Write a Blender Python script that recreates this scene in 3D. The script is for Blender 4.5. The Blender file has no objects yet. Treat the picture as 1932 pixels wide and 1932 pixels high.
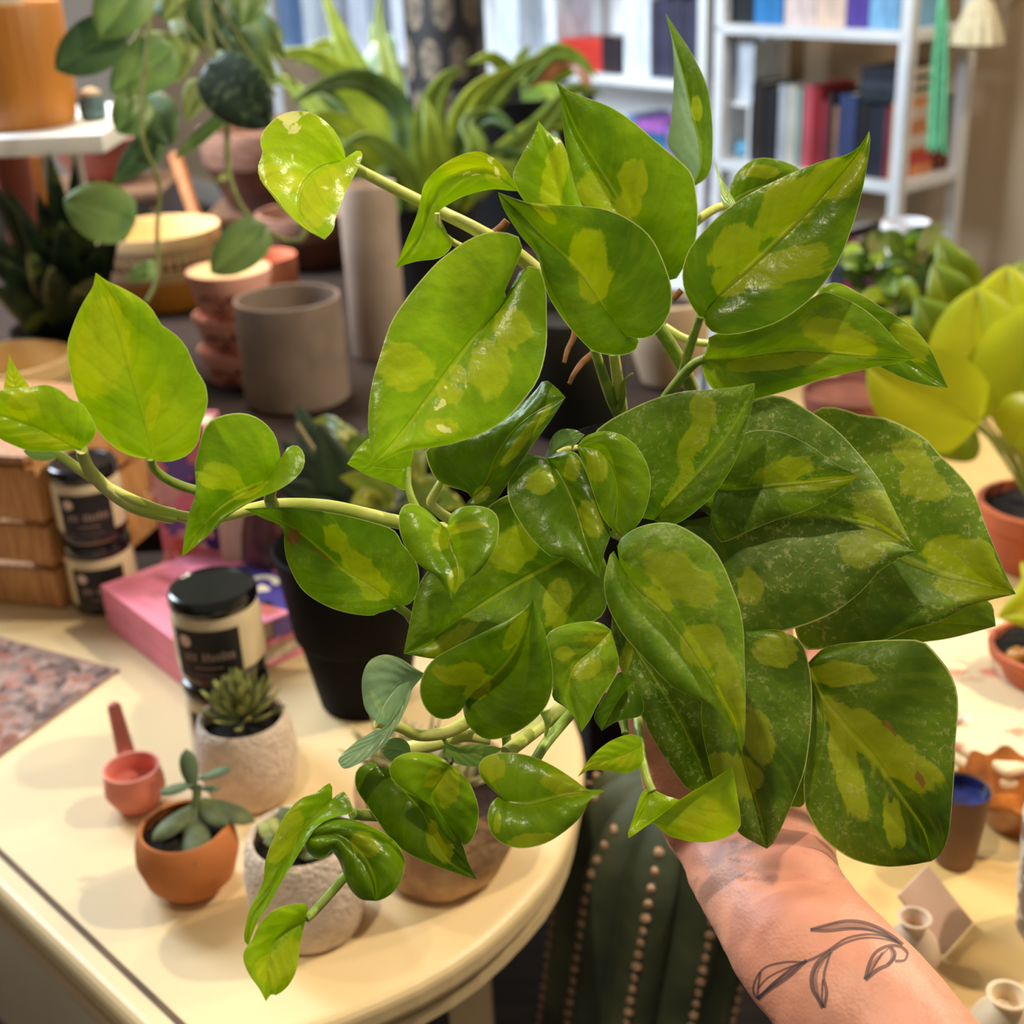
import bpy, bmesh, math, random
from mathutils import Vector, Matrix, noise as mnoise
from mathutils.bvhtree import BVHTree

# ------------------------------------------------------------------ camera
S = bpy.context.scene
COL = S.collection
FPX, W = 2500.0, 1932.0
CAMLOC = Vector((0, 0, 1.32))
_p, _r = math.radians(24.4), math.radians(2.65)
_F = Vector((0, math.cos(_p), -math.sin(_p)))
_U0 = Vector((0, math.sin(_p), math.cos(_p)))
_R0 = Vector((1, 0, 0))
_R = _R0 * math.cos(_r) - _U0 * math.sin(_r)
_U = _U0 * math.cos(_r) + _R0 * math.sin(_r)
cam = bpy.data.cameras.new('camera')
cam_o = bpy.data.objects.new('camera', cam)
COL.objects.link(cam_o)
M = Matrix((_R, _U, -_F)).transposed().to_4x4()
M.translation = CAMLOC
cam_o.matrix_world = M
cam.sensor_width = 36
cam.lens = 36 * FPX / W
cam.clip_start = 0.01
cam.dof.use_dof = True
cam.dof.focus_distance = 0.475
cam.dof.aperture_fstop = 11.5
cam.dof.aperture_blades = 0
S.camera = cam_o

# ------------------------------------------------------------------ world, lamps, exposure
wd = bpy.data.worlds.new('world'); S.world = wd; wd.use_nodes = True
bg = wd.node_tree.nodes['Background']
bg.inputs[0].default_value = (1.0, 0.90, 0.78, 1)
bg.inputs[1].default_value = 0.25
S.view_settings.view_transform = 'Standard'
S.view_settings.look = 'None'
S.view_settings.exposure = 0.0
S.view_settings.gamma = 1.0
S.view_settings.use_curve_mapping = False

def lamp(name, kind, loc, target, power, color, size=0.1, spot=None):
    d = bpy.data.lights.new(name, kind)
    d.energy = power; d.color = color
    if kind == 'AREA': d.size = size
    else: d.shadow_soft_size = size
    if spot: d.spot_size = math.radians(spot); d.spot_blend = 0.6
    o = bpy.data.objects.new(name, d); COL.objects.link(o)
    o.location = loc
    o.rotation_euler = (Vector(target) - Vector(loc)).to_track_quat('-Z', 'Y').to_euler()
    o['kind'] = 'helper'
    return o
WARM = (1.0, 0.86, 0.67)
lamp('ceiling_spot', 'SPOT', (1.35, 0.95, 2.55), (-0.25, 0.82, 0.75), 128, WARM, 0.035, 62)
lamp('ceiling_spot', 'SPOT', (-0.30, 0.02, 2.70), (0.07, 0.47, 1.2), 70, (1.0, 0.87, 0.66), 0.03, 27)
lamp('ceiling_spot', 'SPOT', (-1.2, 1.15, 2.6), (-0.02, 0.46, 1.22), 54, (1.0, 0.90, 0.70), 0.05, 28)
lamp('ceiling_spot', 'SPOT', (1.7, 1.5, 2.6), (0.60, 1.3, 0.85), 66, (1.0, 0.86, 0.62), 0.08, 70)
lamp('ceiling_spot', 'SPOT', (1.2, 1.6, 2.6), (1.6, 3.4, 0.9), 70, (1.0, 0.86, 0.66), 0.1, 80)  # extra unseen spot, added to brighten the right wall
lamp('window_daylight', 'AREA', (-1.6, 2.2, 2.3), (0.6, 3.6, 1.0), 165, (0.72, 0.85, 1.0), 1.4)
lamp('display_fill', 'AREA', (-0.6, 2.25, 2.6), (-0.55, 2.1, 0.8), 15, (1.0, 0.86, 0.68), 0.6).data.spread = math.radians(80)  # added area fill to brighten the display table, no fixture seen

# ------------------------------------------------------------------ helpers
def P(px, py, z):
    return CAMLOC + z * (_F + ((px - W/2) / FPX) * _R - ((py - W/2) / FPX) * _U)
def T(px, py, h):
    d = _F + ((px - W/2) / FPX) * _R - ((py - W/2) / FPX) * _U
    return CAMLOC + d * ((h - CAMLOC.z) / d.z)
def Zof(v):
    return (v - CAMLOC).dot(_F)
def lin(c):
    return tuple((x/12.92 if x <= 0.04045 else ((x+0.055)/1.055)**2.4) for x in [k/255.0 for k in c]) + (1.0,)

def nodes(name):
    m = bpy.data.materials.new(name); m.use_nodes = True
    nt = m.node_tree; b = nt.nodes['Principled BSDF']
    return m, nt, b
def nd(nt, typ, **kw):
    n = nt.nodes.new(typ)
    for k, v in kw.items():
        if k.startswith('i_'):
            n.inputs[int(k[2:])].default_value = v
        else: setattr(n, k, v)
    return n
def mathn(nt, op, a, b=None, c=None, clamp=False):
    n = nt.nodes.new('ShaderNodeMath'); n.operation = op; n.use_clamp = clamp
    for i, x in enumerate((a, b, c)):
        if x is None: continue
        if hasattr(x, 'links'): nt.links.new(x, n.inputs[i])
        else: n.inputs[i].default_value = x
    return n.outputs[0]
def mixc(nt, f, a, b):
    n = nt.nodes.new('ShaderNodeMix'); n.data_type = 'RGBA'
    for i, x in ((0, f), (6, a), (7, b)):
        if hasattr(x, 'links'): nt.links.new(x, n.inputs[i])
        else: n.inputs[i].default_value = x
    return n.outputs[2]
def sstep(nt, x, lo, hi):
    n = nt.nodes.new('ShaderNodeMapRange'); n.interpolation_type = 'SMOOTHSTEP'
    nt.links.new(x, n.inputs[0]); n.inputs[1].default_value = lo; n.inputs[2].default_value = hi
    return n.outputs[0]
_MC = {}
def mat(name, c, rough=0.6, var=0.12, scale=30.0, bump=0.0, bscale=None, c2=None, stretch=(1,1,1), metal=0.0, spec=0.5, detail=4, lo=0.35, hi=0.65, sss=0.0):
    if name in _MC: return _MC[name]
    m, nt, b = nodes(name)
    tc = nd(nt, 'ShaderNodeTexCoord'); mp = nd(nt, 'ShaderNodeMapping'); mp.inputs[3].default_value = stretch
    nt.links.new(tc.outputs['Object'], mp.inputs[0])
    nz = nd(nt, 'ShaderNodeTexNoise'); nz.inputs['Scale'].default_value = scale; nz.inputs['Detail'].default_value = detail
    nt.links.new(mp.outputs[0], nz.inputs[0])
    a = lin(c)
    e = lin(c2) if c2 else tuple(x*(1-var*1.6) for x in a[:3]) + (1,)
    col = mixc(nt, sstep(nt, nz.outputs[0], lo, hi), e, a)
    nt.links.new(col, b.inputs['Base Color'])
    b.inputs['Roughness'].default_value = rough; b.inputs['Metallic'].default_value = metal
    b.inputs['Specular IOR Level'].default_value = spec
    if sss:
        b.inputs['Subsurface Weight'].default_value = sss; b.inputs['Subsurface Radius'].default_value = (0.01, 0.004, 0.002)
    if bump:
        n2 = nd(nt, 'ShaderNodeTexNoise'); n2.inputs['Scale'].default_value = bscale or scale*3; n2.inputs['Detail'].default_value = 5
        nt.links.new(mp.outputs[0], n2.inputs[0])
        bp = nd(nt, 'ShaderNodeBump'); bp.inputs['Strength'].default_value = bump; bp.inputs['Distance'].default_value = 0.004
        nt.links.new(n2.outputs[0], bp.inputs['Height']); nt.links.new(bp.outputs[0], b.inputs['Normal'])
    _MC[name] = m
    return m

def tag(o, label=None, cat=None, group=None, kind=None):
    if label: o['label'] = label
    if cat: o['category'] = cat
    if group: o['group'] = group
    if kind: o['kind'] = kind
    return o
def empty(name, loc, label=None, cat=None, group=None, kind=None):
    o = bpy.data.objects.new(name, None); o.location = loc; o.empty_display_size = 0.02
    COL.objects.link(o); return tag(o, label, cat, group, kind)
def wloc(o):
    v = Vector(o.location)
    while o.parent: o = o.parent; v += Vector(o.location)
    return v
class MB:
    """collects geometry in world space; build() links it as one object (local to its parent)"""
    def __init__(s): s.v = []; s.f = []; s.uv = {}
    def add(s, vs, fs):
        k = len(s.v); s.v += [Vector(x) for x in vs]; s.f += [tuple(i + k for i in f) for f in fs]; return s
    def box(s, c, size, ax=None, bev=0.0):
        x, y, z = [k/2 for k in size]
        X, Y, Z = ax if ax else (Vector((1,0,0)), Vector((0,1,0)), Vector((0,0,1)))
        b = min(bev, x*0.9, y*0.9, z*0.9); c = Vector(c)
        if b <= 0:
            vs = [c + X*a*x + Y*d*y + Z*e*z for a in (-1,1) for d in (-1,1) for e in (-1,1)]
            return s.add(vs, [(0,1,3,2),(4,6,7,5),(0,4,5,1),(2,3,7,6),(0,2,6,4),(1,5,7,3)])
        bm = bmesh.new(); bmesh.ops.create_cube(bm, size=1)
        for v in bm.verts: v.co = Vector((v.co.x*2*x, v.co.y*2*y, v.co.z*2*z))
        bmesh.ops.bevel(bm, geom=bm.edges[:], offset=b, segments=2, profile=0.6, affect='EDGES')
        bm.verts.index_update()
        vs = [c + X*v.co.x + Y*v.co.y + Z*v.co.z for v in bm.verts]; fs = [[v.index for v in f.verts] for f in bm.faces]
        bm.free(); return s.add(vs, fs)
    def lathe(s, c, prof, n=36, ax=None, wob=None, close=False):
        """prof: (radius, height) list, from c along Z"""
        X, Y, Z = ax if ax else (Vector((1,0,0)), Vector((0,1,0)), Vector((0,0,1))); c = Vector(c)
        vs = []; fs = []; rings = []
        for r, h in prof:
            if r < 1e-6: rings.append([len(vs)]); vs.append(c + Z*h)
            else:
                rings.append(list(range(len(vs), len(vs)+n)))
                for i in range(n):
                    a = 2*math.pi*i/n; rr, hh = (wob(a, r, h) if wob else (r, h))
                    vs.append(c + X*rr*math.cos(a) + Y*rr*math.sin(a) + Z*hh)
        for A, B in zip(rings, rings[1:]):
            if len(A) == 1 and len(B) == 1: continue
            for i in range(n):
                j = (i+1) % n
                if len(A) == 1: fs.append((A[0], B[j], B[i])[::-1] if False else (A[0], B[i], B[j])[::-1])
                elif len(B) == 1: fs.append((A[i], A[j], B[0]))
                else: fs.append((A[i], A[j], B[j], B[i]))
        return s.add(vs, fs)
    def tube(s, pts, rad, n=8, cap=True, flat=1.0):
        pts = [Vector(p) for p in pts]; m = len(pts)
        if not isinstance(rad, (list, tuple)): rad = [rad]*m
        if len(rad) != m: rad = [rad[0] + (rad[-1]-rad[0])*i/(m-1) for i in range(m)]
        vs = []; fs = []; prev = None
        for i, p in enumerate(pts):
            t = (pts[min(i+1, m-1)] - pts[max(i-1, 0)]).normalized()
            if prev is None:
                a = Vector((0,0,1)) if abs(t.z) < 0.9 else Vector((1,0,0)); nrm = t.cross(a).normalized()
            else: nrm = (prev - t*prev.dot(t)).normalized()
            prev = nrm; b = t.cross(nrm)
            for k in range(n):
                a = 2*math.pi*k/n; vs.append(p + (nrm*math.cos(a) + b*math.sin(a)*flat)*rad[i])
        for i in range(m-1):
            for k in range(n):
                l = (k+1) % n; fs.append((i*n+k, i*n+l, (i+1)*n+l, (i+1)*n+k))
        if cap: fs.append(tuple(range(n))[::-1]); fs.append(tuple(range((m-1)*n, m*n)))
        return s.add(vs, fs)
    def grid(s, fn, nu, nv):
        vs = [fn(i/nu, j/nv) for i in range(nu+1) for j in range(nv+1)]
        fs = [(i*(nv+1)+j, i*(nv+1)+j+1, (i+1)*(nv+1)+j+1, (i+1)*(nv+1)+j) for i in range(nu) for j in range(nv)]
        return s.add(vs, fs)
    def prism(s, poly, up):
        n = len(poly); poly = [Vector(p) for p in poly]; up = Vector(up)
        return s.add(poly + [p + up for p in poly], [tuple(range(n))[::-1], tuple(range(n, 2*n))] + [(i, (i+1) % n, (i+1) % n + n, i+n) for i in range(n)])
    def ball(s, c, r, nu=12, nv=8, ax=None):
        rx, ry, rz = r if isinstance(r, (tuple, list)) else (r, r, r)
        prof = [(math.sin(math.pi*j/nv), -math.cos(math.pi*j/nv)) for j in range(nv+1)]
        k = len(s.v); s.lathe((0,0,0), prof, nu)
        X, Y, Z = ax if ax else (Vector((1,0,0)), Vector((0,1,0)), Vector((0,0,1)))
        for i in range(k, len(s.v)):
            v = s.v[i]; s.v[i] = Vector(c) + X*v.x*rx + Y*v.y*ry + Z*v.z*rz
        return s
    def build(s, name, m=None, parent=None, smooth=True, origin=None, flip=False):
        o0 = wloc(parent) if parent else Vector(origin if origin is not None else (0,0,0))
        me = bpy.data.meshes.new(name)
        me.from_pydata([v - o0 for v in s.v], [], s.f)
        me.validate()
        bm = bmesh.new(); bm.from_mesh(me); bmesh.ops.recalc_face_normals(bm, faces=bm.faces[:]); bm.to_mesh(me); bm.free()
        if smooth: 
            me.polygons.foreach_set('use_smooth', [True]*len(me.polygons))
            try: me.set_sharp_from_angle(angle=math.radians(42))
            except Exception: pass
        if m: me.materials.append(m)
        o = bpy.data.objects.new(name, me); COL.objects.link(o)
        if parent: o.parent = parent
        else: o.location = o0
        return o
def dup(o, parent=None):
    c = o.copy(); COL.objects.link(c)
    if parent: c.parent = parent
    for ch in list(o.children): dup(ch, c)
    return c

def cr(pts, n):
    """Catmull-Rom through pts, n samples spread by arc length"""
    pts = [Vector(p) for p in pts]
    if len(pts) == 2: return [pts[0].lerp(pts[1], i/(n-1)) for i in range(n)]
    q = [pts[0]*2 - pts[1]] + pts + [pts[-1]*2 - pts[-2]]
    d = []
    for i in range(1, len(q)-2):
        a, b, c, e = q[i-1:i+3]
        for k in range(10):
            t = k/10
            d.append(0.5*((2*b) + (c-a)*t + (2*a-5*b+4*c-e)*t*t + (3*b-a-3*c+e)*t**3))
    d.append(pts[-1])
    L = [0]
    for a, b in zip(d, d[1:]): L.append(L[-1] + (b-a).length)
    out = []; j = 0
    for i in range(n):
        s = L[-1]*i/(n-1)
        while j < len(L)-2 and L[j+1] < s: j += 1
        t = (s-L[j])/max(1e-9, L[j+1]-L[j]); out.append(d[j].lerp(d[j+1], min(1, max(0, t))))
    return out

# ------------------------------------------------------------------ leaf material
def leaf_material():
    m, nt, b = nodes('pothos_leaf')
    L = nt.links
    def at(n):
        x = nd(nt, 'ShaderNodeAttribute', attribute_name=n); return x
    tc = nd(nt, 'ShaderNodeTexCoord')
    uv = nd(nt, 'ShaderNodeSeparateXYZ'); L.new(tc.outputs['UV'], uv.inputs[0])
    u = uv.outputs[0]; v = mathn(nt, 'SUBTRACT', mathn(nt, 'MULTIPLY', uv.outputs[1], 2.0), 1.0)
    av = mathn(nt, 'ABSOLUTE', v)
    n1 = nd(nt, 'ShaderNodeTexNoise'); n1.inputs['Scale'].default_value = 95; n1.inputs['Detail'].default_value = 5; L.new(tc.outputs['Object'], n1.inputs[0])
    n2 = nd(nt, 'ShaderNodeTexNoise'); n2.inputs['Scale'].default_value = 34; n2.inputs['Detail'].default_value = 3; L.new(tc.outputs['Object'], n2.inputs[0])
    n3 = nd(nt, 'ShaderNodeTexNoise'); n3.inputs['Scale'].default_value = 420; n3.inputs['Detail'].default_value = 4; L.new(tc.outputs['Object'], n3.inputs[0])
    tone = at('tone').outputs['Fac']; patch = at('patch').outputs['Fac']; dust = at('dust').outputs['Fac']; silver = at('silver').outputs['Fac']; spot = at('spot').outputs['Fac']
    t2 = mathn(nt, 'ADD', tone, mathn(nt, 'MULTIPLY', mathn(nt, 'SUBTRACT', n2.outputs[0], 0.5), 0.9), clamp=True)
    rp = nd(nt, 'ShaderNodeValToRGB'); e = rp.color_ramp.elements
    e[0].color = lin((48, 74, 0)); e[1].color = lin((184, 212, 30)); e[1].position = 1.0
    k = e.new(0.35); k.color = lin((90, 127, 0)); k = e.new(0.65); k.color = lin((136, 174, 4))
    L.new(t2, rp.inputs[0])
    cb = nd(nt, 'ShaderNodeCombineXYZ'); L.new(mathn(nt, 'MULTIPLY', mathn(nt, 'SUBTRACT', u, mathn(nt, 'MULTIPLY', av, 0.30)), 26.0), cb.inputs[0]); L.new(mathn(nt, 'MULTIPLY', v, 2.2), cb.inputs[1]); L.new(mathn(nt, 'MULTIPLY', tone, 37.0), cb.inputs[2])
    ns = nd(nt, 'ShaderNodeTexNoise'); ns.inputs['Scale'].default_value = 1.0; ns.inputs['Detail'].default_value = 3; L.new(cb.outputs[0], ns.inputs[0])
    pf = mathn(nt, 'ADD', patch, mathn(nt, 'ADD', mathn(nt, 'MULTIPLY', mathn(nt, 'SUBTRACT', n1.outputs[0], 0.5), 0.55), mathn(nt, 'MULTIPLY', mathn(nt, 'SUBTRACT', ns.outputs[0], 0.5), 0.34)))
    pm = sstep(nt, pf, 0.42, 0.53)
    pc = mixc(nt, tone, lin((152, 168, 2)), lin((208, 214, 40)))
    col = mixc(nt, mathn(nt, 'MULTIPLY', sstep(nt, ns.outputs[0], 0.48, 0.66), 0.09), rp.outputs[0], pc)
    col = mixc(nt, mathn(nt, 'MULTIPLY', pm, mathn(nt, 'ADD', 0.28, mathn(nt, 'MULTIPLY', n2.outputs[0], 0.55))), col, pc)
    # side veins
    ph = mathn(nt, 'ADD', mathn(nt, 'MULTIPLY', mathn(nt, 'SUBTRACT', u, mathn(nt, 'MULTIPLY', av, 0.30)), 40.0), mathn(nt, 'MULTIPLY', n2.outputs[0], 9.0))
    vs = mathn(nt, 'SINE', ph)
    vein = sstep(nt, vs, 0.7, 1.0)
    col = mixc(nt, mathn(nt, 'MULTIPLY', vein, 0.10), col, lin((60, 95, 12)))
    # mid vein and pale leaf margin with rim light painted in
    mr = mathn(nt, 'SUBTRACT', 1.0, sstep(nt, av, 0.012, 0.05))
    col = mixc(nt, mathn(nt, 'MULTIPLY', mr, 0.4), col, lin((170, 188, 40)))
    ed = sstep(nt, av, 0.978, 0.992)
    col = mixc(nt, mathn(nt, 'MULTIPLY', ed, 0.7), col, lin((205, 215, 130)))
    # pale undersides, with sky sheen painted in as silver-green
    col = mixc(nt, mathn(nt, 'MULTIPLY', silver, mathn(nt, 'ADD', 0.45, mathn(nt, 'MULTIPLY', n1.outputs[0], 0.6))), col, lin((150, 178, 140)))
    cream = at('cream').outputs['Fac']
    cm_ = sstep(nt, mathn(nt, 'ADD', cream, mathn(nt, 'MULTIPLY', mathn(nt, 'SUBTRACT', n3.outputs[0], 0.5), 0.5)), 0.45, 0.55)
    col = mixc(nt, mathn(nt, 'MULTIPLY', cm_, 0.85), col, lin((240, 236, 150)))  # cream splashes, and highlight specks painted in the same colour
    # brown dry spots
    sm = sstep(nt, mathn(nt, 'ADD', spot, mathn(nt, 'MULTIPLY', mathn(nt, 'SUBTRACT', n3.outputs[0], 0.5), 0.5)), 0.45, 0.6)
    col = mixc(nt, sm, col, lin((128, 98, 40)))
    # mineral dust: rings and specks
    vo = nd(nt, 'ShaderNodeTexVoronoi', feature='DISTANCE_TO_EDGE'); vo.inputs['Scale'].default_value = 165
    wv = nd(nt, 'ShaderNodeVectorMath', operation='MULTIPLY_ADD'); L.new(n1.outputs[1], wv.inputs[0]); wv.inputs[1].default_value = (0.03, 0.03, 0.03); L.new(tc.outputs['Object'], wv.inputs[2])
    L.new(wv.outputs[0], vo.inputs['Vector'])
    ring = mathn(nt, 'SUBTRACT', 1.0, sstep(nt, vo.outputs['Distance'], 0.0, 0.10))
    ring = mathn(nt, 'MULTIPLY', ring, sstep(nt, n3.outputs[0], 0.44, 0.58))
    speck = sstep(nt, n3.outputs[0], 0.60, 0.68)
    film = mathn(nt, 'MULTIPLY', n1.outputs[0], 0.32)
    d2 = mathn(nt, 'MULTIPLY', dust, mathn(nt, 'MAXIMUM', mathn(nt, 'MAXIMUM', ring, speck), film))
    d2 = mathn(nt, 'MULTIPLY', d2, sstep(nt, n2.outputs[0], 0.38, 0.6), clamp=True)
    col = mixc(nt, mathn(nt, 'MULTIPLY', d2, 0.78), col, lin((192, 196, 126)))
    L.new(col, b.inputs['Base Color'])
    rg = mathn(nt, 'ADD', 0.27, mathn(nt, 'MULTIPLY', dust, 0.22), clamp=True)
    L.new(rg, b.inputs['Roughness']); b.inputs['Specular IOR Level'].default_value = 0.32
    h = mathn(nt, 'ADD', mathn(nt, 'MULTIPLY', vs, 0.13), mathn(nt, 'ADD', mathn(nt, 'ADD', mathn(nt, 'MULTIPLY', n1.outputs[0], 2.0), mathn(nt, 'MULTIPLY', n2.outputs[0], 2.6)), mathn(nt, 'MULTIPLY', mr, -1.2)))
    bp = nd(nt, 'ShaderNodeBump'); bp.inputs['Strength'].default_value = 0.42; bp.inputs['Distance'].default_value = 0.0015
    L.new(h, bp.inputs['Height']); L.new(bp.outputs[0], b.inputs['Normal'])
    tr = nd(nt, 'ShaderNodeBsdfTranslucent'); hs = nd(nt, 'ShaderNodeHueSaturation'); hs.inputs['Value'].default_value = 1.25; hs.inputs['Saturation'].default_value = 1.1
    L.new(col, hs.inputs['Color']); L.new(hs.outputs[0], tr.inputs[0])
    mx = nd(nt, 'ShaderNodeMixShader'); mx.inputs[0].default_value = 0.35
    L.new(b.outputs[0], mx.inputs[1]); L.new(tr.outputs[0], mx.inputs[2]); L.new(mx.outputs[0], nt.nodes['Material Output'].inputs[0])
    return m
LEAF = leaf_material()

def leaf_mat(name, c1, c2, trans=0.25, rough=0.4, scale=25, spots=None):
    """plain foliage of the other plants: two greens in soft blotches, optional pale spots"""
    if name in _MC: return _MC[name]
    m, nt, b = nodes(name); L = nt.links
    tc = nd(nt, 'ShaderNodeTexCoord'); nz = nd(nt, 'ShaderNodeTexNoise'); nz.inputs['Scale'].default_value = scale; L.new(tc.outputs['Object'], nz.inputs[0])
    col = mixc(nt, sstep(nt, nz.outputs[0], 0.35, 0.65), lin(c1), lin(c2))
    uv = nd(nt, 'ShaderNodeSeparateXYZ'); L.new(tc.outputs['UV'], uv.inputs[0])
    av = mathn(nt, 'ABSOLUTE', mathn(nt, 'SUBTRACT', mathn(nt, 'MULTIPLY', uv.outputs[1], 2.0), 1.0))
    if spots:
        n3 = nd(nt, 'ShaderNodeTexNoise'); n3.inputs['Scale'].default_value = spots[1]; L.new(tc.outputs['Object'], n3.inputs[0])
        col = mixc(nt, sstep(nt, n3.outputs[0], 0.56, 0.64), col, lin(spots[0]))
    mr = mathn(nt, 'SUBTRACT', 1.0, sstep(nt, av, 0.02, 0.08))
    col = mixc(nt, mathn(nt, 'MULTIPLY', mr, 0.3), col, tuple(min(1, x*1.8) for x in lin(c2)[:3]) + (1,))
    L.new(col, b.inputs['Base Color']); b.inputs['Roughness'].default_value = rough
    tr = nd(nt, 'ShaderNodeBsdfTranslucent'); L.new(col, tr.inputs[0])
    mx = nd(nt, 'ShaderNodeMixShader'); mx.inputs[0].default_value = trans
    L.new(b.outputs[0], mx.inputs[1]); L.new(tr.outputs[0], mx.inputs[2]); L.new(mx.outputs[0], nt.nodes['Material Output'].inputs[0])
    _MC[name] = m
    return m

def loft_leaf(parent, mid, Lp, Rp, m, NU=34, NV=10, bulge=0.0, attrs=None, blobs=None, spots=None, cream=None, ripple=0.0, seed=0, name='leaf', ease=1.2):
    """a blade: rows run from the mid vein out to the two margins (all 3-D points)"""
    o0 = wloc(parent)
    mm = cr(mid, 60); Ls = cr(Lp, NU+1); Rs = cr(Rp, NU+1)
    vs = []; uvs = []; aw = []
    rnd = random.Random(seed); ph = rnd.random()*6
    for i in range(NU+1):
        t = i/NU; k = (t**ease)*59; a = int(min(58, k)); c = mm[a].lerp(mm[a+1], k-a)
        nb = (CAMLOC - c).normalized()
        for j in range(2*NV+1):
            s = (j-NV)/NV; e = Ls[i] if s < 0 else Rs[i]; q = abs(s)
            p = c.lerp(e, q)
            w = (e-c).length
            p = p + nb*(bulge*4*q*(1-q)*min(1, w/0.012) + ripple*math.sin(t*17+ph+s*2)*q*q*min(1, w/0.012))
            vs.append(p); uvs.append((t, (s+1)/2))
    n = 2*NV+1
    fs = []
    for i in range(NU):
        for j in range(2*NV):
            fs.append((i*n+j, (i+1)*n+j, (i+1)*n+j+1, i*n+j+1))
    me = bpy.data.meshes.new(name); me.from_pydata([v-o0 for v in vs], [], fs)
    uvl = me.uv_layers.new(name='UVMap')
    for l in me.loops: uvl.data[l.index].uv = uvs[l.vertex_index]
    me.polygons.foreach_set('use_smooth', [True]*len(me.polygons))
    for an, val in (attrs or {}).items():
        A = me.attributes.new(an, 'FLOAT', 'POINT'); A.data.foreach_set('value', [val]*len(vs) if not isinstance(val, tuple) else [(val[0] if t_[1] < .5 else val[1]) for t_ in uvs])
    for an, bl in (('patch', blobs), ('spot', spots), ('cream', cream)):
        if bl is None: continue
        vals = []
        for v, (u_, v_) in zip(vs, uvs):
            f = 0.0
            for (c, X, Y, rx, ry) in bl:
                d = v-c; f = max(f, 1-0.5*math.hypot(d.dot(X)/rx, d.dot(Y)/ry))
            vals.append(f)
        A = me.attributes.new(an, 'FLOAT', 'POINT'); A.data.foreach_set('value', vals)
    me.materials.append(m)
    o = bpy.data.objects.new(name, me); COL.objects.link(o); o.parent = parent
    return o

def blade(parent, mids, width, m, shape='ovate', bulge=0.0, fold=0.0, seed=0, NU=14, NV=4, name='leaf', face=None):
    """leaf from its mid line (3-D points) and full width; the blade lies across the view from `face`"""
    c = cr(mids, NU+1)
    lp = []; rp = []
    prof = {'ovate': lambda t: math.sin(math.pi*min(1, t**0.62))**0.8, 'heart': lambda t: (0.75+0.25*math.cos(t*2.2))*math.sin(math.pi*min(1, (t*0.93+0.07)**0.55))**0.7,
            'strap': lambda t: min(1, t*6+0.35)*min(1, (1-t)*2.6)**0.8, 'round': lambda t: math.sin(math.pi*min(1, (t*0.95+0.05)**0.85))**0.55*(1 if t < .82 else (1-(t-.82)*1.2)), 'obovate': lambda t: math.sin(math.pi*t**1.35)**0.75}[shape]
    for i in range(NU+1):
        t = i/NU
        d = (c[min(NU, i+1)] - c[max(0, i-1)]).normalized()
        f = (face if face is not None else (CAMLOC - c[i])).normalized()
        side = d.cross(f)
        if side.length < 1e-5: side = _R.copy()
        side.normalize(); w = width/2*prof(t) if 0 < i < NU else 0
        if i == 0: w = width*0.03
        lp.append(c[i] - side*w + f*fold*w); rp.append(c[i] + side*w + f*fold*w)
    return loft_leaf(parent, c, lp, rp, m, NU, NV, bulge, seed=seed, name=name, ease=1.0)
# ------------------------------------------------------------------ the pothos held in front
K = 700.0/1932.0
OFF = {'A': (0, 0), 'B': (600, 0), 'C': (1232, 0), 'D': (0, 650), 'E': (600, 650), 'F': (1232, 650), 'G': (0, 1232), 'H': (600, 1232), 'I': (1232, 1232), 'X': None}
POT = P(1275, 858, 0.55)
pothos = empty('potted_pothos', POT, 'lush pothos with lime-splashed green leaves in a black nursery pot, held up by the hand', 'plant')
def px(c, p):
    if c == 'X': return p
    return (OFF[c][0] + p[0]*K, OFF[c][1] + p[1]*K)
_ln = [0]
def lf(c, mid, L, R, zb, zt, eL=0, eR=0, bulge=2.0, tone=0.5, dust=0.0, silver=0.0, patch=(), spots=None, cream=(), arch=0.0, ripple=0.6, ease=1.2):
    _ln[0] += 1
    zb /= 100; zt /= 100
    def curve(pts, e):
        a = [px(c, q) for q in pts]
        d = [0]
        for p, q in zip(a, a[1:]): d.append(d[-1] + math.hypot(q[0]-p[0], q[1]-p[1]))
        out = []
        for q, s in zip(a, d):
            t = s/d[-1]
            out.append(P(q[0], q[1], zb + (zt-zb)*t - (arch + e)*0.001*math.sin(math.pi*min(1, max(0, t)))**0.6 if e is not None else 0))
        return out
    b, t = mid[0], mid[-1]
    def conv(lst, sc=1.0):
        r = []
        for q in lst:
            x, y, rx, ry, an = (tuple(q) + (0,))[:5]
            X_, Y_ = px(c, (x, y)); 
            # depth of the blade near that point
            z = zb + (zt-zb)*0.5
            bx, by = px(c, b); tx, ty = px(c, t); dd = (tx-bx)**2 + (ty-by)**2
            k = max(0, min(1, ((X_-bx)*(tx-bx) + (Y_-by)*(ty-by))/dd)); z = zb + (zt-zb)*k
            a = math.radians(an); s = z/FPX*(K if c != 'X' else 1)
            r.append((P(X_, Y_, z), _R*math.cos(a) - _U*math.sin(a), _R*math.sin(a) + _U*math.cos(a), rx*s, ry*s))
        return r
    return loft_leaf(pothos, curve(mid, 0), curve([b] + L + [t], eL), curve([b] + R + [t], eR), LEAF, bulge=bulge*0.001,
                     attrs=dict(tone=tone, dust=dust, silver=silver), blobs=conv(patch), spots=conv(spots or []), cream=conv(cream), ripple=ripple*0.001, seed=_ln[0], ease=ease)

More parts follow.
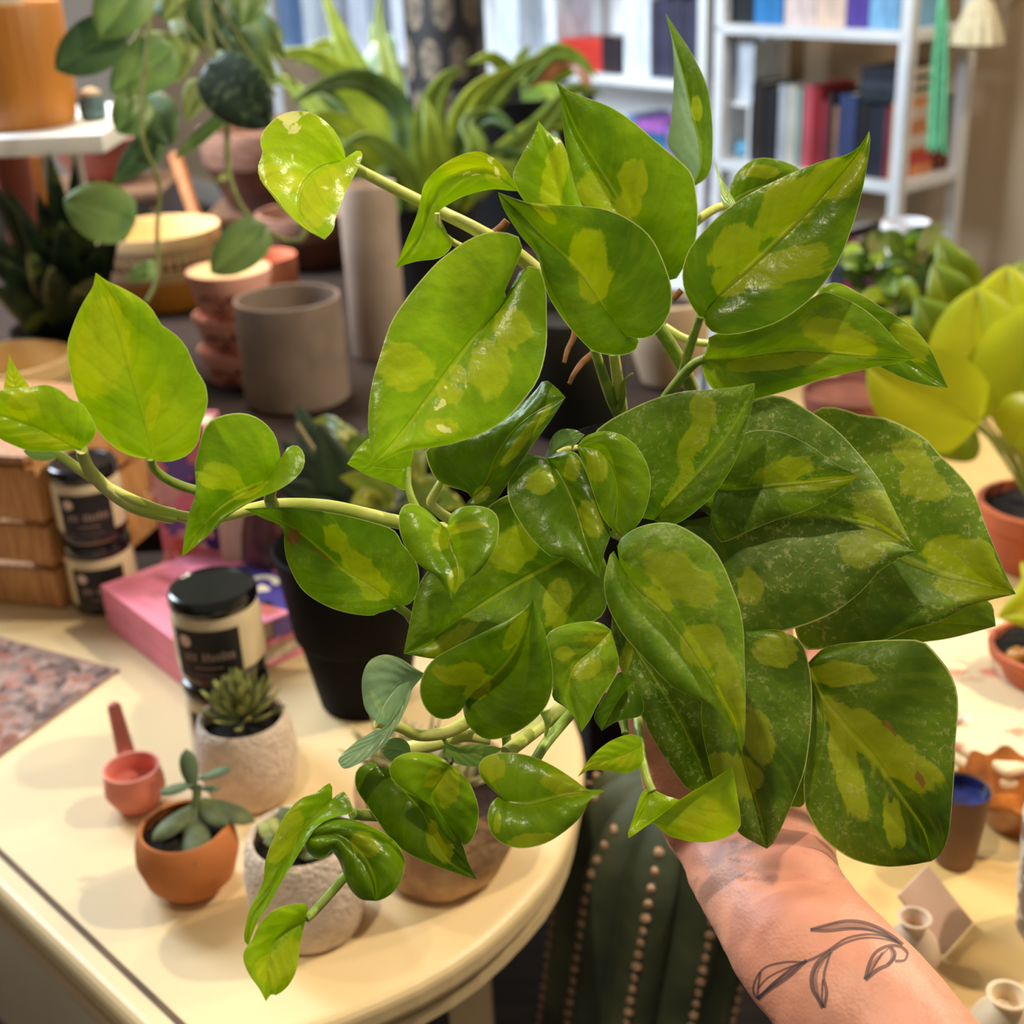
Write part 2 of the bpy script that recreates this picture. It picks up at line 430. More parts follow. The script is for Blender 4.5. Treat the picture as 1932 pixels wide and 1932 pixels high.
# -- upper left
lf('A', [(1800,830),(1660,882),(1575,975),(1556,1080),(1600,1170),(1690,1248)],
   [(1790,775),(1742,680),(1655,603),(1560,577),(1455,600),(1372,680),(1354,740),(1368,795),(1344,865),(1355,935),(1405,1003),(1485,1103),(1590,1192)],
   [(1830,805),(1862,783),(1888,805),(1860,885),(1815,970),(1768,1080),(1748,1130),(1736,1195)], 46.5, 43.5, 3, -7, 2.5, 0.86, 0.0,
   cream=[(1535,655,66,42),(1555,730,38,26),(1548,850,14,14),(1630,620,16,9),(1700,985,26,9,20)], patch=[(1480,950,110,70,20),(1640,1090,70,150),(1740,960,80,90)])
lf('B', [(1050,995),(880,880),(680,920),(585,1040),(540,1200),(402,1395)],
   [(1010,930),(955,855),(870,797),(800,790),(700,825),(615,885),(553,960),(535,1030),(512,1125),(450,1275)],
   [(985,992),(920,985),(830,1000),(740,1030),(655,1080),(600,1130),(620,1195),(700,1262),(640,1340),(510,1362)], 47.5, 47, 6, -4, 1.5, 0.72, 0.0,
   cream=[(900,850,14,18),(935,905,12,30,-20),(780,905,70,7,5)], patch=[(800,850,160,60,-5),(930,900,60,60)])  # cream blobs on this leaf are painted highlight specks
lf('B', [(1345,1250),(1290,1080),(1215,830),(1148,630)],
   [(1200,1190),(1100,1080),(1035,985),(1015,910),(1060,810),(1120,705)],
   [(1400,1200),(1380,1100),(1345,980),(1305,830),(1268,735),(1200,690)], 54, 53.5, 3, -3, 2, 0.5, 0.0, patch=[(1240,900,60,190,14)])
lf('B', [(1800,1430),(1720,1300),(1600,1095),(1480,900),(1345,680),(1238,425)],
   [(1690,1510),(1570,1430),(1450,1230),(1352,1020),(1302,830),(1280,690),(1272,600),(1263,500)],
   [(1850,1465),(1905,1390),(1962,1270),(1978,1130),(1970,1010),(1944,900),(1850,810),(1740,720),(1640,632),(1520,555),(1400,510),(1295,468)], 52.5, 51.5, 5, 2, 3, 0.44, 0.0,
   patch=[(1640,940,75,90,10),(1600,1080,70,60),(1440,1020,80,120,-25)])
lf('B', [(1545,1700),(1480,1585),(1350,1400),(1165,1225),(1045,1100),(936,1000)],
   [(1620,1725),(1672,1765),(1645,1830),(1560,1852),(1440,1832),(1380,1782),(1290,1682),(1210,1560),(1172,1455),(1140,1330),(1050,1220),(965,1085)],
   [(1600,1745),(1668,1762),(1752,1742),(1830,1635),(1842,1500),(1790,1340),(1722,1222),(1602,1132),(1480,1086),(1330,1070),(1180,1065),(1060,1045)], 48.5, 46.5, -6, 7, 3, 0.36, 0.12,
   patch=[(1410,1340,90,130,0),(1440,1480,75,90,20),(1180,1130,90,25,40)])
lf('E', [(985,-234),(880,-114),(780,6),(680,136),(570,286),(440,456),(330,576),(217,672)],
   [(965,-314),(985,-374),(1040,-434),(1064,-504),(1042,-564),(960,-586),(880,-584),(780,-544),(640,-446),(560,-364),(470,-254),(380,-114),(330,36),(290,166),(265,306),(262,456),(275,556),(250,636)],
   [(1022,-254),(1022,-324),(1062,-394),(1110,-410),(1152,-398),(1187,-294),(1192,-144),(1190,6),(1152,166),(1082,276),(982,386),(852,466),(700,516),(570,541),(450,556),(345,606)], 47.5, 43.5, 2, -8, 3.0, 0.60, 0.1,
   cream=[(690,250,60,9,38),(650,300,60,8,45),(740,200,50,8,35),(610,330,20,14,0),(650,440,50,16,20)], patch=[(460,130,130,130,0),(640,430,80,50,0),(690,250,90,60,40),(730,150,60,40,40),(900,130,110,150,0),(1000,330-400,90,110,0)])
# -- upper right
lf('C', [(205,975),(245,890),(255,800),(236,700),(200,580),(168,430),(110,230),(65,68)],
   [(178,925),(130,832),(76,752),(94,620),(105,480),(108,330),(97,200)],
   [(262,940),(302,880),(312,760),(309,620),(291,490),(251,370),(191,260),(128,165)], 56, 54.5, 2, -8, 1.5, 0.30, 0.25, silver=(0.85, 0.0), patch=[(230,560,30,70,0)])
lf('C', [(400,1050),(520,990),(680,950),(850,960)], [(398,990),(430,910),(490,850),(570,822),(680,840),(770,885)], [(480,1120),(620,1110),(760,1060)], 54, 54, 0, -4, 2, 0.42, 0.1, patch=[(560,900,90,40,0)])
lf('C', [(400,1075),(362,960),(326,843)], [(360,1060),(345,960),(328,880)], [(432,1062),(390,985),(345,900)], 52, 53, 2, -2, 0.3, 0.6, 0.0, silver=0.5, ripple=0)
lf('C', [(275,1610),(365,1515),(520,1372),(700,1200),(860,1040),(1000,880),(1080,770),(1126,680)],
   [(258,1665),(200,1592),(160,1500),(154,1400),(188,1300),(258,1210),(358,1110),(468,1030),(598,960),(738,895),(878,840),(1018,800),(1082,752)],
   [(262,1665),(300,1722),(380,1744),(520,1722),(660,1672),(780,1592),(872,1500),(962,1370),(1032,1200),(1084,1020),(1114,870),(1132,740)], 47.5, 46.5, 4, 4, 3, 0.36, 0.05,
   patch=[(410,1300,140,90,-35),(700,1080,190,120,-40),(900,930,140,60,-45),(640,1400,230,95,-12),(420,1450,140,90,-40),(1000,930,60,140,30)])
lf('C', [(262,1872),(450,1860),(700,1826),(850,1832),(1100,1852),(1378,1866)],
   [(284,1800),(300,1750),(420,1720),(600,1670),(760,1595),(885,1520),(965,1540),(1085,1600),(1185,1682),(1265,1772),(1332,1832)],
   [(254,1905),(280,1985),(340,2050),(440,2090),(525,2082),(700,2034),(900,1969),(1100,1924),(1300,1884)], 49, 48, 4, -3, 2.5, 0.46, 0.15,
   patch=[(600,1890,260,40,-6),(950,1760,200,70,25)])
lf('C', [(850,1560),(1150,1740),(1400,1915),(1536,2020)],
   [(870,1500),(960,1472),(1080,1530),(1205,1610),(1335,1690),(1435,1800),(1492,1920)],
   [(950,1760),(1130,1880),(1290,1965),(1400,2002),(1480,2014)], 52, 51.5, 2, 3, 2, 0.45, 0.1, patch=[(1330,1790,120,60,45)])
# -- right mass
lf('F', [(2,915),(130,780),(300,600),(440,400),(532,200)],
   [(-120,880),(-250,750),(-330,600),(-310,470),(-230,398),(-120,338),(0,285),(150,245),(300,234),(420,222)],
   [(60,935),(130,930),(230,862),(332,760),(422,620),(482,460),(522,290)], 48, 46.5, 3, 1, 3, 0.30, 0.55,
   patch=[(220,480,60,150,30),(250,330,60,60,0),(150,720,150,30,-52)])
lf('F', [(120,900),(420,890),(800,884),(1060,922),(1190,965),(1372,1076)],
   [(120,780),(200,600),(350,400),(525,290),(620,265),(700,280),(822,350),(962,450),(1082,580),(1182,710),(1242,830),(1292,930),(1334,1012)],
   [(180,1080),(300,1300),(440,1500),(480,1546),(560,1532),(700,1490),(822,1450),(952,1390),(1082,1290),(1182,1180),(1292,1110)], 50.5, 48.5, 3, 4, 4, 0.26, 1.0,
   patch=[(1180,900,120,150,-40),(480,1260,70,90,0),(1050,1080,100,80,0)])
lf('F', [(325,765),(620,737),(850,716),(1070,686)],
   [(335,600),(480,460),(650,452),(810,522),(940,612)],
   [(300,900),(335,1005),(372,1028),(500,972),(655,910),(805,860),(940,785)], 49.5, 47.2, 2, -4, 2, 0.26, 0.45, patch=[(680,660,150,60,-18),(860,725,190,30,-8)])
lf('F', [(880,850),(1180,1050),(1480,1190),(1700,1248),(1890,1299)],
   [(700,700),(720,480),(840,342),(950,325),(1080,366),(1200,380),(1322,430),(1422,490),(1482,560),(1582,660),(1652,740),(1692,820),(1724,920),(1764,1020),(1804,1120),(1846,1220)],
   [(700,1100),(740,1490),(800,1588),(900,1582),(1050,1556),(1200,1542),(1352,1482),(1502,1440),(1622,1372),(1752,1332)], 52.5, 50, 2, 3, 4, 0.30, 0.8,
   patch=[(1360,720,130,90,20),(1580,1100,160,90,10),(1640,1250,180,90,15),(1290,560,90,60,0)])
lf('F', [(950,1400),(1400,1440),(1785,1466)],
   [(1250,1240),(1600,1270),(1752,1340),(1778,1412)], [(1100,1570),(1300,1560),(1520,1535),(1700,1491)], 53.5, 52, 0, 0, 2, 0.34, 0.2, ripple=0.2)
lf('F', [(-172,1145),(-80,1290),(20,1372),(150,1530),(250,1682),(340,1830),(412,1950),(462,2122)],
   [(-212,1072),(-246,1180),(-256,1250),(-236,1360),(-176,1480),(-106,1570),(-2,1680),(98,1780),(200,1832),(300,1882),(380,1962),(430,2062)],
   [(-182,1080),(-182,1030),(-130,980),(-60,945),(30,927),(120,936),(222,990),(312,1060),(372,1160),(412,1260),(452,1370),(472,1500),(477,1650),(482,1800),(482,1950),(474,2080)], 45.5, 43.5, 3, 3, 4, 0.44, 0.55,
   patch=[(120,1200,190,110,35),(250,1560,110,110,40),(400,1800,60,190,-8),(20,1330,90,30,40)])
lf('F', [(-214,1415),(-50,1650),(150,1980),(310,2340)],
   [(-216,1560),(-156,1720),(-84,1880),(-2,2050),(60,2150),(130,2252),(192,2322)],
   [(0,1480),(220,1650),(380,1850),(460,2080),(420,2270)], 50, 50, 3, 2, 4, 0.16, 0.75, patch=[(-150,1640,30,140,15)])
lf('I', [(480,-110),(420,150),(440,420),(500,655),(560,850),(593,1020)],
   [(330,0),(250,300),(300,600),(375,800),(440,930),(525,985)],
   [(650,-120),(770,-60),(812,60),(828,200),(822,400),(792,600),(742,740),(692,860),(634,980)], 49, 48, 2, -3, 3.5, 0.24, 0.55,
   patch=[(540,430,70,130,-15),(440,640,110,110,0),(640,-20,110,90,0),(340,560,70,60,0)])
lf('I', [(760,0),(790,300),(770,600),(716,800)], [(740,100),(730,400),(720,600)], [(812,60),(832,180),(834,400),(800,640),(786,790)], 50.5, 50, 0, 0, 0.5, 0.3, 0.2, ripple=0)
lf('I', [(800,60),(880,230),(985,372),(1135,532),(1275,722),(1395,892),(1432,985),(1452,1084)],
   [(812,150),(826,300),(812,470),(786,650),(790,780),(822,870),(882,962),(952,1022),(1052,1080),(1200,1113),(1330,1106)],
   [(900,-30),(1100,-60),(1300,-70),(1410,-58),(1482,14),(1542,92),(1582,190),(1590,300),(1577,450),(1571,600),(1556,800),(1540,950),(1502,1042),(1472,1072)], 50.5, 49, 2, 4, 5, 0.24, 0.45,
   patch=[(1000,620,70,240,-15),(1240,880,50,140,-5),(1150,460,330,110,35),(970,100,150,60,0)], spots=[(1205,355,16,45,-18),(1365,640,22,50,-18),(1232,425,10,26,-15)])
lf('I', [(-8,700),(-40,800),(-70,880),(20,850),(140,768),(280,682),(414,592)],
   [(-60,730),(-100,850),(-131,962),(-40,905),(60,830),(150,755),(290,672)],
   [(20,720),(90,752),(140,775),(60,925),(150,972),(270,987),(380,962),(450,912),(456,855),(436,722)], 48, 46.8, 3, -2, 1.5, 0.82, 0.0, patch=[(200,880,70,60,30),(330,830,60,70,-30)], ease=1.0)
lf('H', [(1690,480),(1600,530),(1470,570),(1352,645)], [(1675,440),(1620,424),(1520,460),(1425,538)], [(1692,540),(1680,590),(1612,626),(1500,612),(1410,612)], 48.5, 47.5, 2, -3, 1.5, 0.8, 0.0, patch=[(1600,560,50,40,0),(1450,590,60,30,0)])
# -- bottom cluster
lf('H', [(948,745),(985,775),(1090,788),(1200,762),(1310,735),(1494,719)],
   [(925,722),(890,695),(850,650),(835,590),(872,540),(962,519),(1082,530),(1202,575),(1322,650),(1402,708),(1465,710)],
   [(925,758),(893,800),(884,870),(910,950),(982,1002),(1072,1017),(1182,992),(1282,932),(1372,850),(1412,772)], 45, 44, -5, 5, 2.5, 0.52, 0.0,
   patch=[(900,590,70,60,0),(1280,690,110,50,10),(1100,960,130,40,-10),(935,860,20,50,0)])
lf('H', [(320,600),(450,720),(545,830),(600,960),(690,1090),(830,1180)],
   [(285,566),(212,598),(192,650),(200,712),(240,772),(300,862),(370,962),(450,1032),(552,1086),(652,1122),(740,1152)],
   [(450,610),(600,720),(700,860),(755,1000),(782,1085),(810,1145)], 45.5, 44, -3, 3, 2, 0.22, 0.0, patch=[(640,980,60,120,-20)])
lf('H', [(690,582),(630,680),(590,752),(640,850),(690,930),(740,1004)],
   [(645,546),(560,521),(470,519),(400,550),(370,600),(388,660),(450,722),(530,750),(572,790),(610,870),(660,960)],
   [(730,610),(792,682),(834,800),(830,900),(792,982)], 43.5, 44.2, 2, -3, 3, 0.48, 0.0, patch=[(680,700,60,90,20),(600,640,30,60,25)])
lf('G', [(1730,760),(1610,860),(1500,1040),(1415,1230),(1310,1400),(1292,1525)],
   [(1722,676),(1640,730),(1560,762),(1482,850),(1422,970),(1382,1080),(1366,1200),(1302,1330),(1278,1420),(1270,1490)],
   [(1792,722),(1832,790),(1838,830),(1722,862),(1650,905),(1590,990),(1530,1090),(1450,1220),(1402,1310),(1340,1400)], 45, 43, -2, 5, 1.5, 0.52, 0.0, patch=[(1480,960,60,130,25)])
lf('G', [(1600,960),(1760,950),(1890,1060),(1950,1180),(1960,1292)],
   [(1590,925),(1625,888),(1690,868),(1760,857),(1850,870),(1966,918),(2056,980),(2100,1050),(2108,1120),(2078,1210),(2018,1270)],
   [(1582,985),(1602,1035),(1650,1074),(1700,1062),(1724,1034),(1764,1082),(1788,1150),(1818,1222),(1878,1282)], 44, 43, -7, -7, 6, 0.42, 0.0, patch=[(1900,1000,80,60,30)])
lf('G', [(1592,1388),(1480,1455),(1400,1560),(1385,1815)],
   [(1598,1310),(1500,1312),(1420,1342),(1350,1412),(1308,1500),(1270,1550),(1270,1612),(1302,1682),(1352,1752)],
   [(1582,1430),(1562,1520),(1547,1640),(1502,1732),(1442,1780),(1412,1778)], 43, 42, 4, -2, 2, 0.68, 0.0, patch=[(1480,1600,70,120,20),(1400,1640,50,60,0)])
lf('H', [(552,105),(430,165),(350,260),(312,367)], [(490,68),(420,24),(340,9),(270,40),(234,110),(229,200),(250,300)], [(535,135),(490,190),(458,265),(430,322),(372,370)], 46, 45, 5, -5, 2, 0.35, 0.0, silver=0.9, patch=[(310,250,15,90,-25)])
lf('H', [(478,185),(420,310),(330,430),(230,500),(112,578)], [(455,240),(412,310),(345,385),(280,412),(200,460),(135,518),(104,556)], [(475,240),(432,345),(352,470),(272,540),(182,592),(132,602)], 45.5, 44, 1, 1, 1, 0.4, 0.0, silver=1.0, ripple=0.2)
lf('H', [(485,520),(410,500),(330,500)], [(470,470),(425,442),(370,450)], [(440,560),(380,560),(340,535)], 47, 47, 0, 0, 1, 0.25, 0.0, silver=0.4)
lf('E', [(775,1826),(880,1755),(975,1665),(1045,1560),(1080,1450),(1120,1326)],
   [(770,1850),(750,1902),(690,1946),(620,1947),(560,1897),(530,1812),(545,1720),(600,1640),(700,1580),(800,1530),(900,1480),(1000,1430),(1072,1380)],
   [(760,1870),(756,1910),(782,1985),(850,2046),(920,2057),(1020,2027),(1100,1977),(1172,1907),(1212,1827),(1224,1727),(1212,1620),(1182,1500),(1152,1412)], 46, 44, 6, -2, 4, 0.32, 0.08,
   patch=[(760,1700,130,70,10),(1030,1480,40,110,22),(830,1780,70,50,-40)])
lf('E', [(1440,1010),(1250,1130),(1000,1262),(750,1422),(550,1560),(445,1610)],
   [(1300,930),(1150,850),(1000,782),(850,880),(700,1050),(570,1180),(512,1290),(478,1450)],
   [(1510,1180),(1500,1370),(1440,1440),(1300,1482),(1100,1560),(850,1620),(640,1640)], 50, 47, 3, 2, 4, 0.34, 0.25, patch=[(1020,1060,130,100,-25),(700,1530,150,40,-33),(1250,1350,70,130,10)])
lf('E', [(670,955),(692,1060),(726,1140),(730,1220),(700,1335)],
   [(640,932),(600,890),(540,845),(470,828),(430,860),(420,930),(440,1020),(490,1110),(562,1172),(622,1212),(662,1282)],
   [(682,932),(682,900),(720,860),(790,840),(880,850),(932,890),(942,960),(926,1050),(882,1130),(832,1190),(762,1232),(725,1282)], 45, 43.5, -2, 4, 3, 0.46, 0.05,
   patch=[(640,1010,45,60,0),(760,950,110,25,-8),(720,1220,40,70,0)])
lf('E', [(800,800),(885,700),(925,590),(1000,470),(1110,370),(1289,275)],
   [(770,765),(700,746),(640,722),(600,680),(572,610),(568,542),(700,480),(900,400),(1050,320),(1140,230),(1180,184),(1240,225)],
   [(772,830),(800,862),(860,862),(932,802),(1002,702),(1072,592),(1142,490),(1222,380)], 48.5, 47, -9, 3, 2, 0.30, 0.0, patch=[(1080,480,30,200,38),(850,780,60,40,-40)])
lf('E', [(1195,590),(1272,700),(1342,850),(1392,1020),(1466,1215)],
   [(1150,580),(1085,570),(1028,640),(988,730),(1000,832),(1060,942),(1130,1032),(1212,1102),(1292,1112),(1380,1172)],
   [(1262,560),(1350,570),(1410,700),(1462,850),(1522,970),(1492,1080),(1474,1160)], 48.5, 46.5, 3, 3, 3, 0.30, 0.2, patch=[(1420,900,60,90,-10),(1160,720,80,60,0),(1320,650,40,60,0)])
lf('E', [(1350,528),(1470,560),(1545,690),(1558,830),(1552,930),(1596,1002)],
   [(1362,570),(1402,680),(1442,800),(1482,900),(1542,972)],
   [(1390,480),(1470,453),(1562,464),(1650,520),(1712,620),(1732,720),(1717,830),(1672,930)], 47, 46, -2, 2, 2.5, 0.50, 0.0, patch=[(1450,640,50,90,-15)], silver=0.0)
lf('E', [(1200,582),(1270,520),(1390,470)], [(1210,500),(1258,446),(1330,442)], [(1262,566),(1320,540)], 49, 48.5, 0, 0, 1, 0.2, 0.0, silver=0.4)
lf('E', [(1526,1488),(1430,1590),(1332,1680),(1305,1810),(1372,2018)],
   [(1470,1449),(1380,1443),(1262,1468),(1190,1520),(1198,1650),(1224,1760),(1222,1842),(1290,1892),(1340,1952)],
   [(1552,1580),(1567,1650),(1542,1740),(1482,1830),(1442,1902),(1415,1955)], 47.5, 46.5, 3, -3, 2.5, 0.46, 0.2, patch=[(1280,1600,50,40,0),(1400,1680,80,50,-20),(1450,1530,70,40,0)])
lf('H', [(1640,150),(1560,250),(1476,406)], [(1570,100),(1490,230),(1438,330)], [(1690,240),(1682,325),(1560,356)], 49, 48, 2, 0, 2, 0.30, 0.1)
# -- left trailing stem
lf('D', [(790,596),(770,460),(722,280),(660,80),(600,-130),(498,-374)],
   [(750,594),(680,580),(590,532),(510,452),(450,372),(398,270),(364,138),(350,6),(384,-114),(430,-214),(482,-300)],
   [(830,610),(900,607),(982,572),(1036,500),(1046,420),(1072,350),(1082,280),(1067,200),(1027,138),(972,16),(912,-54),(840,-104),(800,-174),(740,-234),(640,-294),(560,-330)], 43.5, 41.5, -3, 3, 3, 0.78, 0.02,
   patch=[(810,350,35,110,20),(520,60,150,190,30),(560,-100,90,150,10)])
lf('D', [(425,545),(340,512),(180,432),(50,380),(-120,330)],
   [(470,510),(502,450),(480,388),(430,310),(370,285),(320,240),(240,209),(150,222),(60,230),(0,240),(-70,270)],
   [(400,550),(280,556),(160,556),(60,520),(0,490),(-70,430)], 42, 41.5, 4, -3, 2.5, 0.74, 0.0, patch=[(250,500,150,40,5),(150,320,80,90,40)])
lf('D', [(85,240),(66,150),(50,44)], [(22,240),(34,150),(44,80)], [(150,222),(96,140),(60,80)], 42.5, 42.5, 0, 0, 0.4, 0.95, 0.0, patch=[(80,200,60,60)], ripple=0)
lf('D', [(310,575),(220,585),(120,552)], [(240,555),(160,548)], [(260,604),(180,600),(140,575)], 42.5, 42.5, 0, 0, 0.6, 0.75, 0.0, silver=0.6, ripple=0)
lf('D', [(1440,702),(1370,742),(1280,772),(1150,852),(1040,962),(946,1104)],
   [(1462,650),(1456,560),(1430,470),(1370,400),(1290,361),(1200,360),(1110,390),(1060,450),(1030,560),(1014,640),(1020,770),(986,870),(960,1000)],
   [(1456,680),(1468,590),(1500,535),(1552,528),(1586,580),(1576,650),(1520,712),(1440,762),(1340,802),(1270,842),(1190,892),(1120,962),(1040,1032),(980,1082)], 45.5, 43, 4, 5, 2.5, 0.52, 0.12,
   patch=[(1170,690,100,70,20),(1320,760,90,30,-25)])
lf('D', [(2070,1365),(1935,1252),(1800,1182),(1690,1085),(1560,980),(1400,890),(1272,856)],
   [(2110,1360),(2150,1335),(2178,1270),(2182,1180),(2156,1110),(2096,1040),(2056,970),(1956,930),(1800,890),(1700,872),(1550,850),(1400,848)],
   [(2020,1385),(1956,1402),(1932,1413),(1800,1396),(1680,1352),(1570,1272),(1500,1142),(1480,1050),(1470,952),(1370,905)], 48, 45.5, 4, -2, 3, 0.42, 0.35,
   patch=[(1900,1180,60,140,-40),(1960,1270,70,70,-20),(1750,1020,60,70,0)], spots=[(1530,1000,42,40,0),(1700,1110,110,9,40)])
lf('E', [(480,640),(400,650),(300,640),(150,622)], [(490,540),(380,480),(268,490),(200,550)], [(465,740),(440,757),(350,712),(260,682)], 49.5, 49, 0, -2, 1.5, 0.62, 0.0)
lf('H', [(660,480),(760,520),(860,510),(965,498)], [(605,370),(640,450),(720,480),(850,474)], [(650,520),(690,560),(740,582),(830,590),(900,540)], 48, 47.5, 0, -2, 1, 0.6, 0.0, silver=0.45, ripple=0.2)

# -- stems and petioles
stem_m = mat('stem_green', (168, 186, 84), 0.42, 0.25, 90, bump=0.15, c2=(120, 150, 46))
stem_y = mat('stem_pale', (224, 224, 132), 0.42, 0.2, 60, bump=0.12, c2=(200, 208, 96))
root_m = mat('root_brown', (150, 96, 50), 0.8, 0.3, 200)
def stem(c, pts, rad, m=None, name='stem', n=40):
    """pts: crop x, crop y, depth cm; rad: mm"""
    w = [P(*px(c, p[:2]), p[2]/100) for p in pts]
    return MB().tube(cr(w, n), [r*0.001 for r in rad], 10).build(name, m or stem_m, pothos)
stem('D', [(250,540,43),(330,590,43),(440,670,43.3),(560,742,43.8),(700,812,44.5),(850,870,45.5),(980,900,46.2),(1120,903,46.8),(1300,860,47.2),(1450,834,47.6),(1700,842,48.2),(1932,892,48.8),(2080,925,49.3),(2400,960,50.5),(2800,820,53)], [1.6,3.6,3.2], stem_y, n=70)
stem('D', [(425,545,42),(440,600,42.6),(480,670,43.2),(570,760,43.9),(720,850,44.8),(900,893,45.9)], [1.9,2.9], stem_y, 'petiole')
stem('D', [(785,590,43.5),(800,640,43.9),(850,690,44.4),(940,735,45.2),(1060,775,46),(1180,850,46.8)], [1.5,2.0], stem_m, 'petiole')
stem('D', [(1418,730,45.5),(1405,790,46.2),(1420,840,47)], [2.0,2.4], stem_m, 'petiole')
stem('D', [(2060,1362,48),(2120,1400,48.4),(2180,1460,49),(2300,1420,50.5)], [1.5,2.2], stem_m, 'petiole')
stem('A', [(1810,835,46.6),(1850,872,46.8),(1990,948,47.2),(2130,1020,47.6),(2310,1110,48.3),(2480,1195,49),(2700,1330,51),(3000,1600,53.5)], [1.9,3.2,3.7,3.6,3.4], stem_y, n=60)
stem('B', [(620,1110,47),(625,1160,47.2),(660,1225,47.6),(730,1275,48.2),(860,1330,49.5)], [1.0,1.5], stem_y, 'petiole')
stem('E', [(470,640,49.5),(470,740,49.3),(500,830,49.3),(560,930,49.5)], [1.2,1.8], stem_m, 'petiole')
stem('E', [(640,720,49),(600,790,48.8),(590,830,48.8),(640,880,49),(720,930,49.4)], [1.6,2.2], stem_y, 'petiole')
stem('E', [(1440,20,50),(1480,150,51),(1535,300,52.5),(1590,400,54)], [1.8,2.4], stem_m, 'petiole')
stem('E', [(1540,40,50.5),(1560,180,51.5),(1580,330,53)], [2.2,2.6], stem_y, 'petiole')
stem('E', [(1640,150,51),(1595,190,51.2),(1590,260,51.8),(1570,330,52.5)], [0.4,1.6], stem_m, 'sheath')
stem('C', [(20,1690,51),(80,1780,51.5),(150,1900,52.5),(200,2020,54)], [2.6,3.0], stem_m, 'petiole')
stem('C', [(250,1640,48),(215,1740,49.5),(180,1850,51),(150,1960,53)], [1.6,2.2], stem_m, 'petiole')
stem('C', [(275,1866,49),(220,1890,49.4),(160,1950,50.2),(90,2040,51.5),(40,2120,53)], [1.7,2.4], stem_m, 'petiole')
stem('C', [(60,1700,53),(140,1750,53),(220,1780,53.2),(300,1790,53.5)], [1.6,1.6], stem_y, 'petiole')
stem('C', [(400,1070,53.5),(330,1085,53.2),(230,1150,53),(140,1240,53.2),(60,1400,54)], [1.6,2.4], stem_y, 'petiole')
stem('E', [(1250,570,48.5),(1300,545,48.6),(1360,535,49)], [1.4,1.0], stem_y, 'petiole')
stem('E', [(1540,985,47),(1590,1010,47.8),(1600,1040,49)], [1.6,2.0], stem_m, 'petiole')
stem('H', [(300,365,46),(420,385,46.6),(520,428,47.2),(640,420,47.8),(740,380,48.4),(900,260,50)], [1.6,1.8,2.8,3.0], stem_y)
stem('H', [(470,500,49),(620,470,48.8),(760,430,49),(900,450,49)], [3.0,2.2], stem_y)
stem('H', [(980,520,47.5),(1080,440,48.2),(1180,360,49.2),(1300,270,50.5)], [2.6,3.2], stem_y)
stem('H', [(1130,560,47.5),(1180,480,48),(1260,380,49),(1330,300,50)], [1.9,2.2], stem_m, 'petiole')
stem('H', [(980,420,48.5),(985,500,48.5)], [1.8,1.8], stem_m, 'petiole')
stem('H', [(1180,300,48),(1195,360,48),(1183,436,48)], [2.0,1.6,0.4], stem_m, 'sheath')
stem('H', [(1592,340,50),(1600,420,49.6)], [1.6,1.4], stem_m, 'petiole')
stem('H', [(1665,340,50.5),(1675,450,49.6),(1690,560,48.8),(1715,660,48.2),(1740,720,48)], [1.7,1.7], stem_m, 'petiole')
stem('H', [(180,838,45),(230,842,45.4),(330,846,46)], [1.9,2.2], stem_m, 'petiole')
stem('G', [(1595,1385,43),(1660,1320,43.4),(1730,1240,43.9),(1800,1160,44.4),(1900,1060,45.2)], [1.4,1.8], stem_m, 'petiole')
stem('H', [(700,542,44.5),(703,560,44.2),(690,580,43.6)], [0.2,0.7], mat('tip_black', (30,26,18), 0.6), 'dry_tip', n=8)
stem('B', [(1345,1690,51.5),(1330,1760,51.5),(1300,1820,51.4),(1282,1890,51.3)], [1.4,0.8], root_m, 'aerial_root')
stem('E', [(1440,45,52),(1380,90,51.8),(1335,150,51.5),(1308,205,51.4)], [1.6,0.8], root_m, 'aerial_root')
stem('B', [(985,1150,49.5),(950,1190,49.6),(900,1230,49.8)], [1.5,1.9], root_m, 'aerial_root')
stem('C', [(148,1510,52.5),(100,1560,52.6)], [1.3,1.5], root_m, 'aerial_root')

# -- nursery pot
tx, ty = math.radians(3.5), 0
ax = Matrix.Rotation(-math.radians(3), 3, 'X')
AX = (ax @ Vector((1,0,0)), ax @ Vector((0,1,0)), ax @ Vector((0,0,1)))
blackp = mat('black_plastic', (22, 21, 21), 0.42, 0.2, 60)
soil_m = mat('potting_soil', (44, 32, 22), 0.95, 0.5, 260, bump=1.0, c2=(20, 14, 10))
pr = [(0,-0.108),(0.038,-0.108),(0.0395,-0.105),(0.049,-0.016),(0.0505,-0.016),(0.0535,-0.0145),(0.0545,0.0),(0.0525,0.0008),(0.0515,-0.010),(0.047,-0.02)]
MB().lathe(POT, pr, 56, AX).build('pot_body', blackp, pothos)
MB().lathe(POT, [(0.048,-0.018),(0.035,-0.012),(0.018,-0.008),(0,-0.007)], 40, AX, wob=lambda a, r, h: (r, h + 0.0025*math.sin(a*7+r*300))).build('soil', soil_m, pothos)
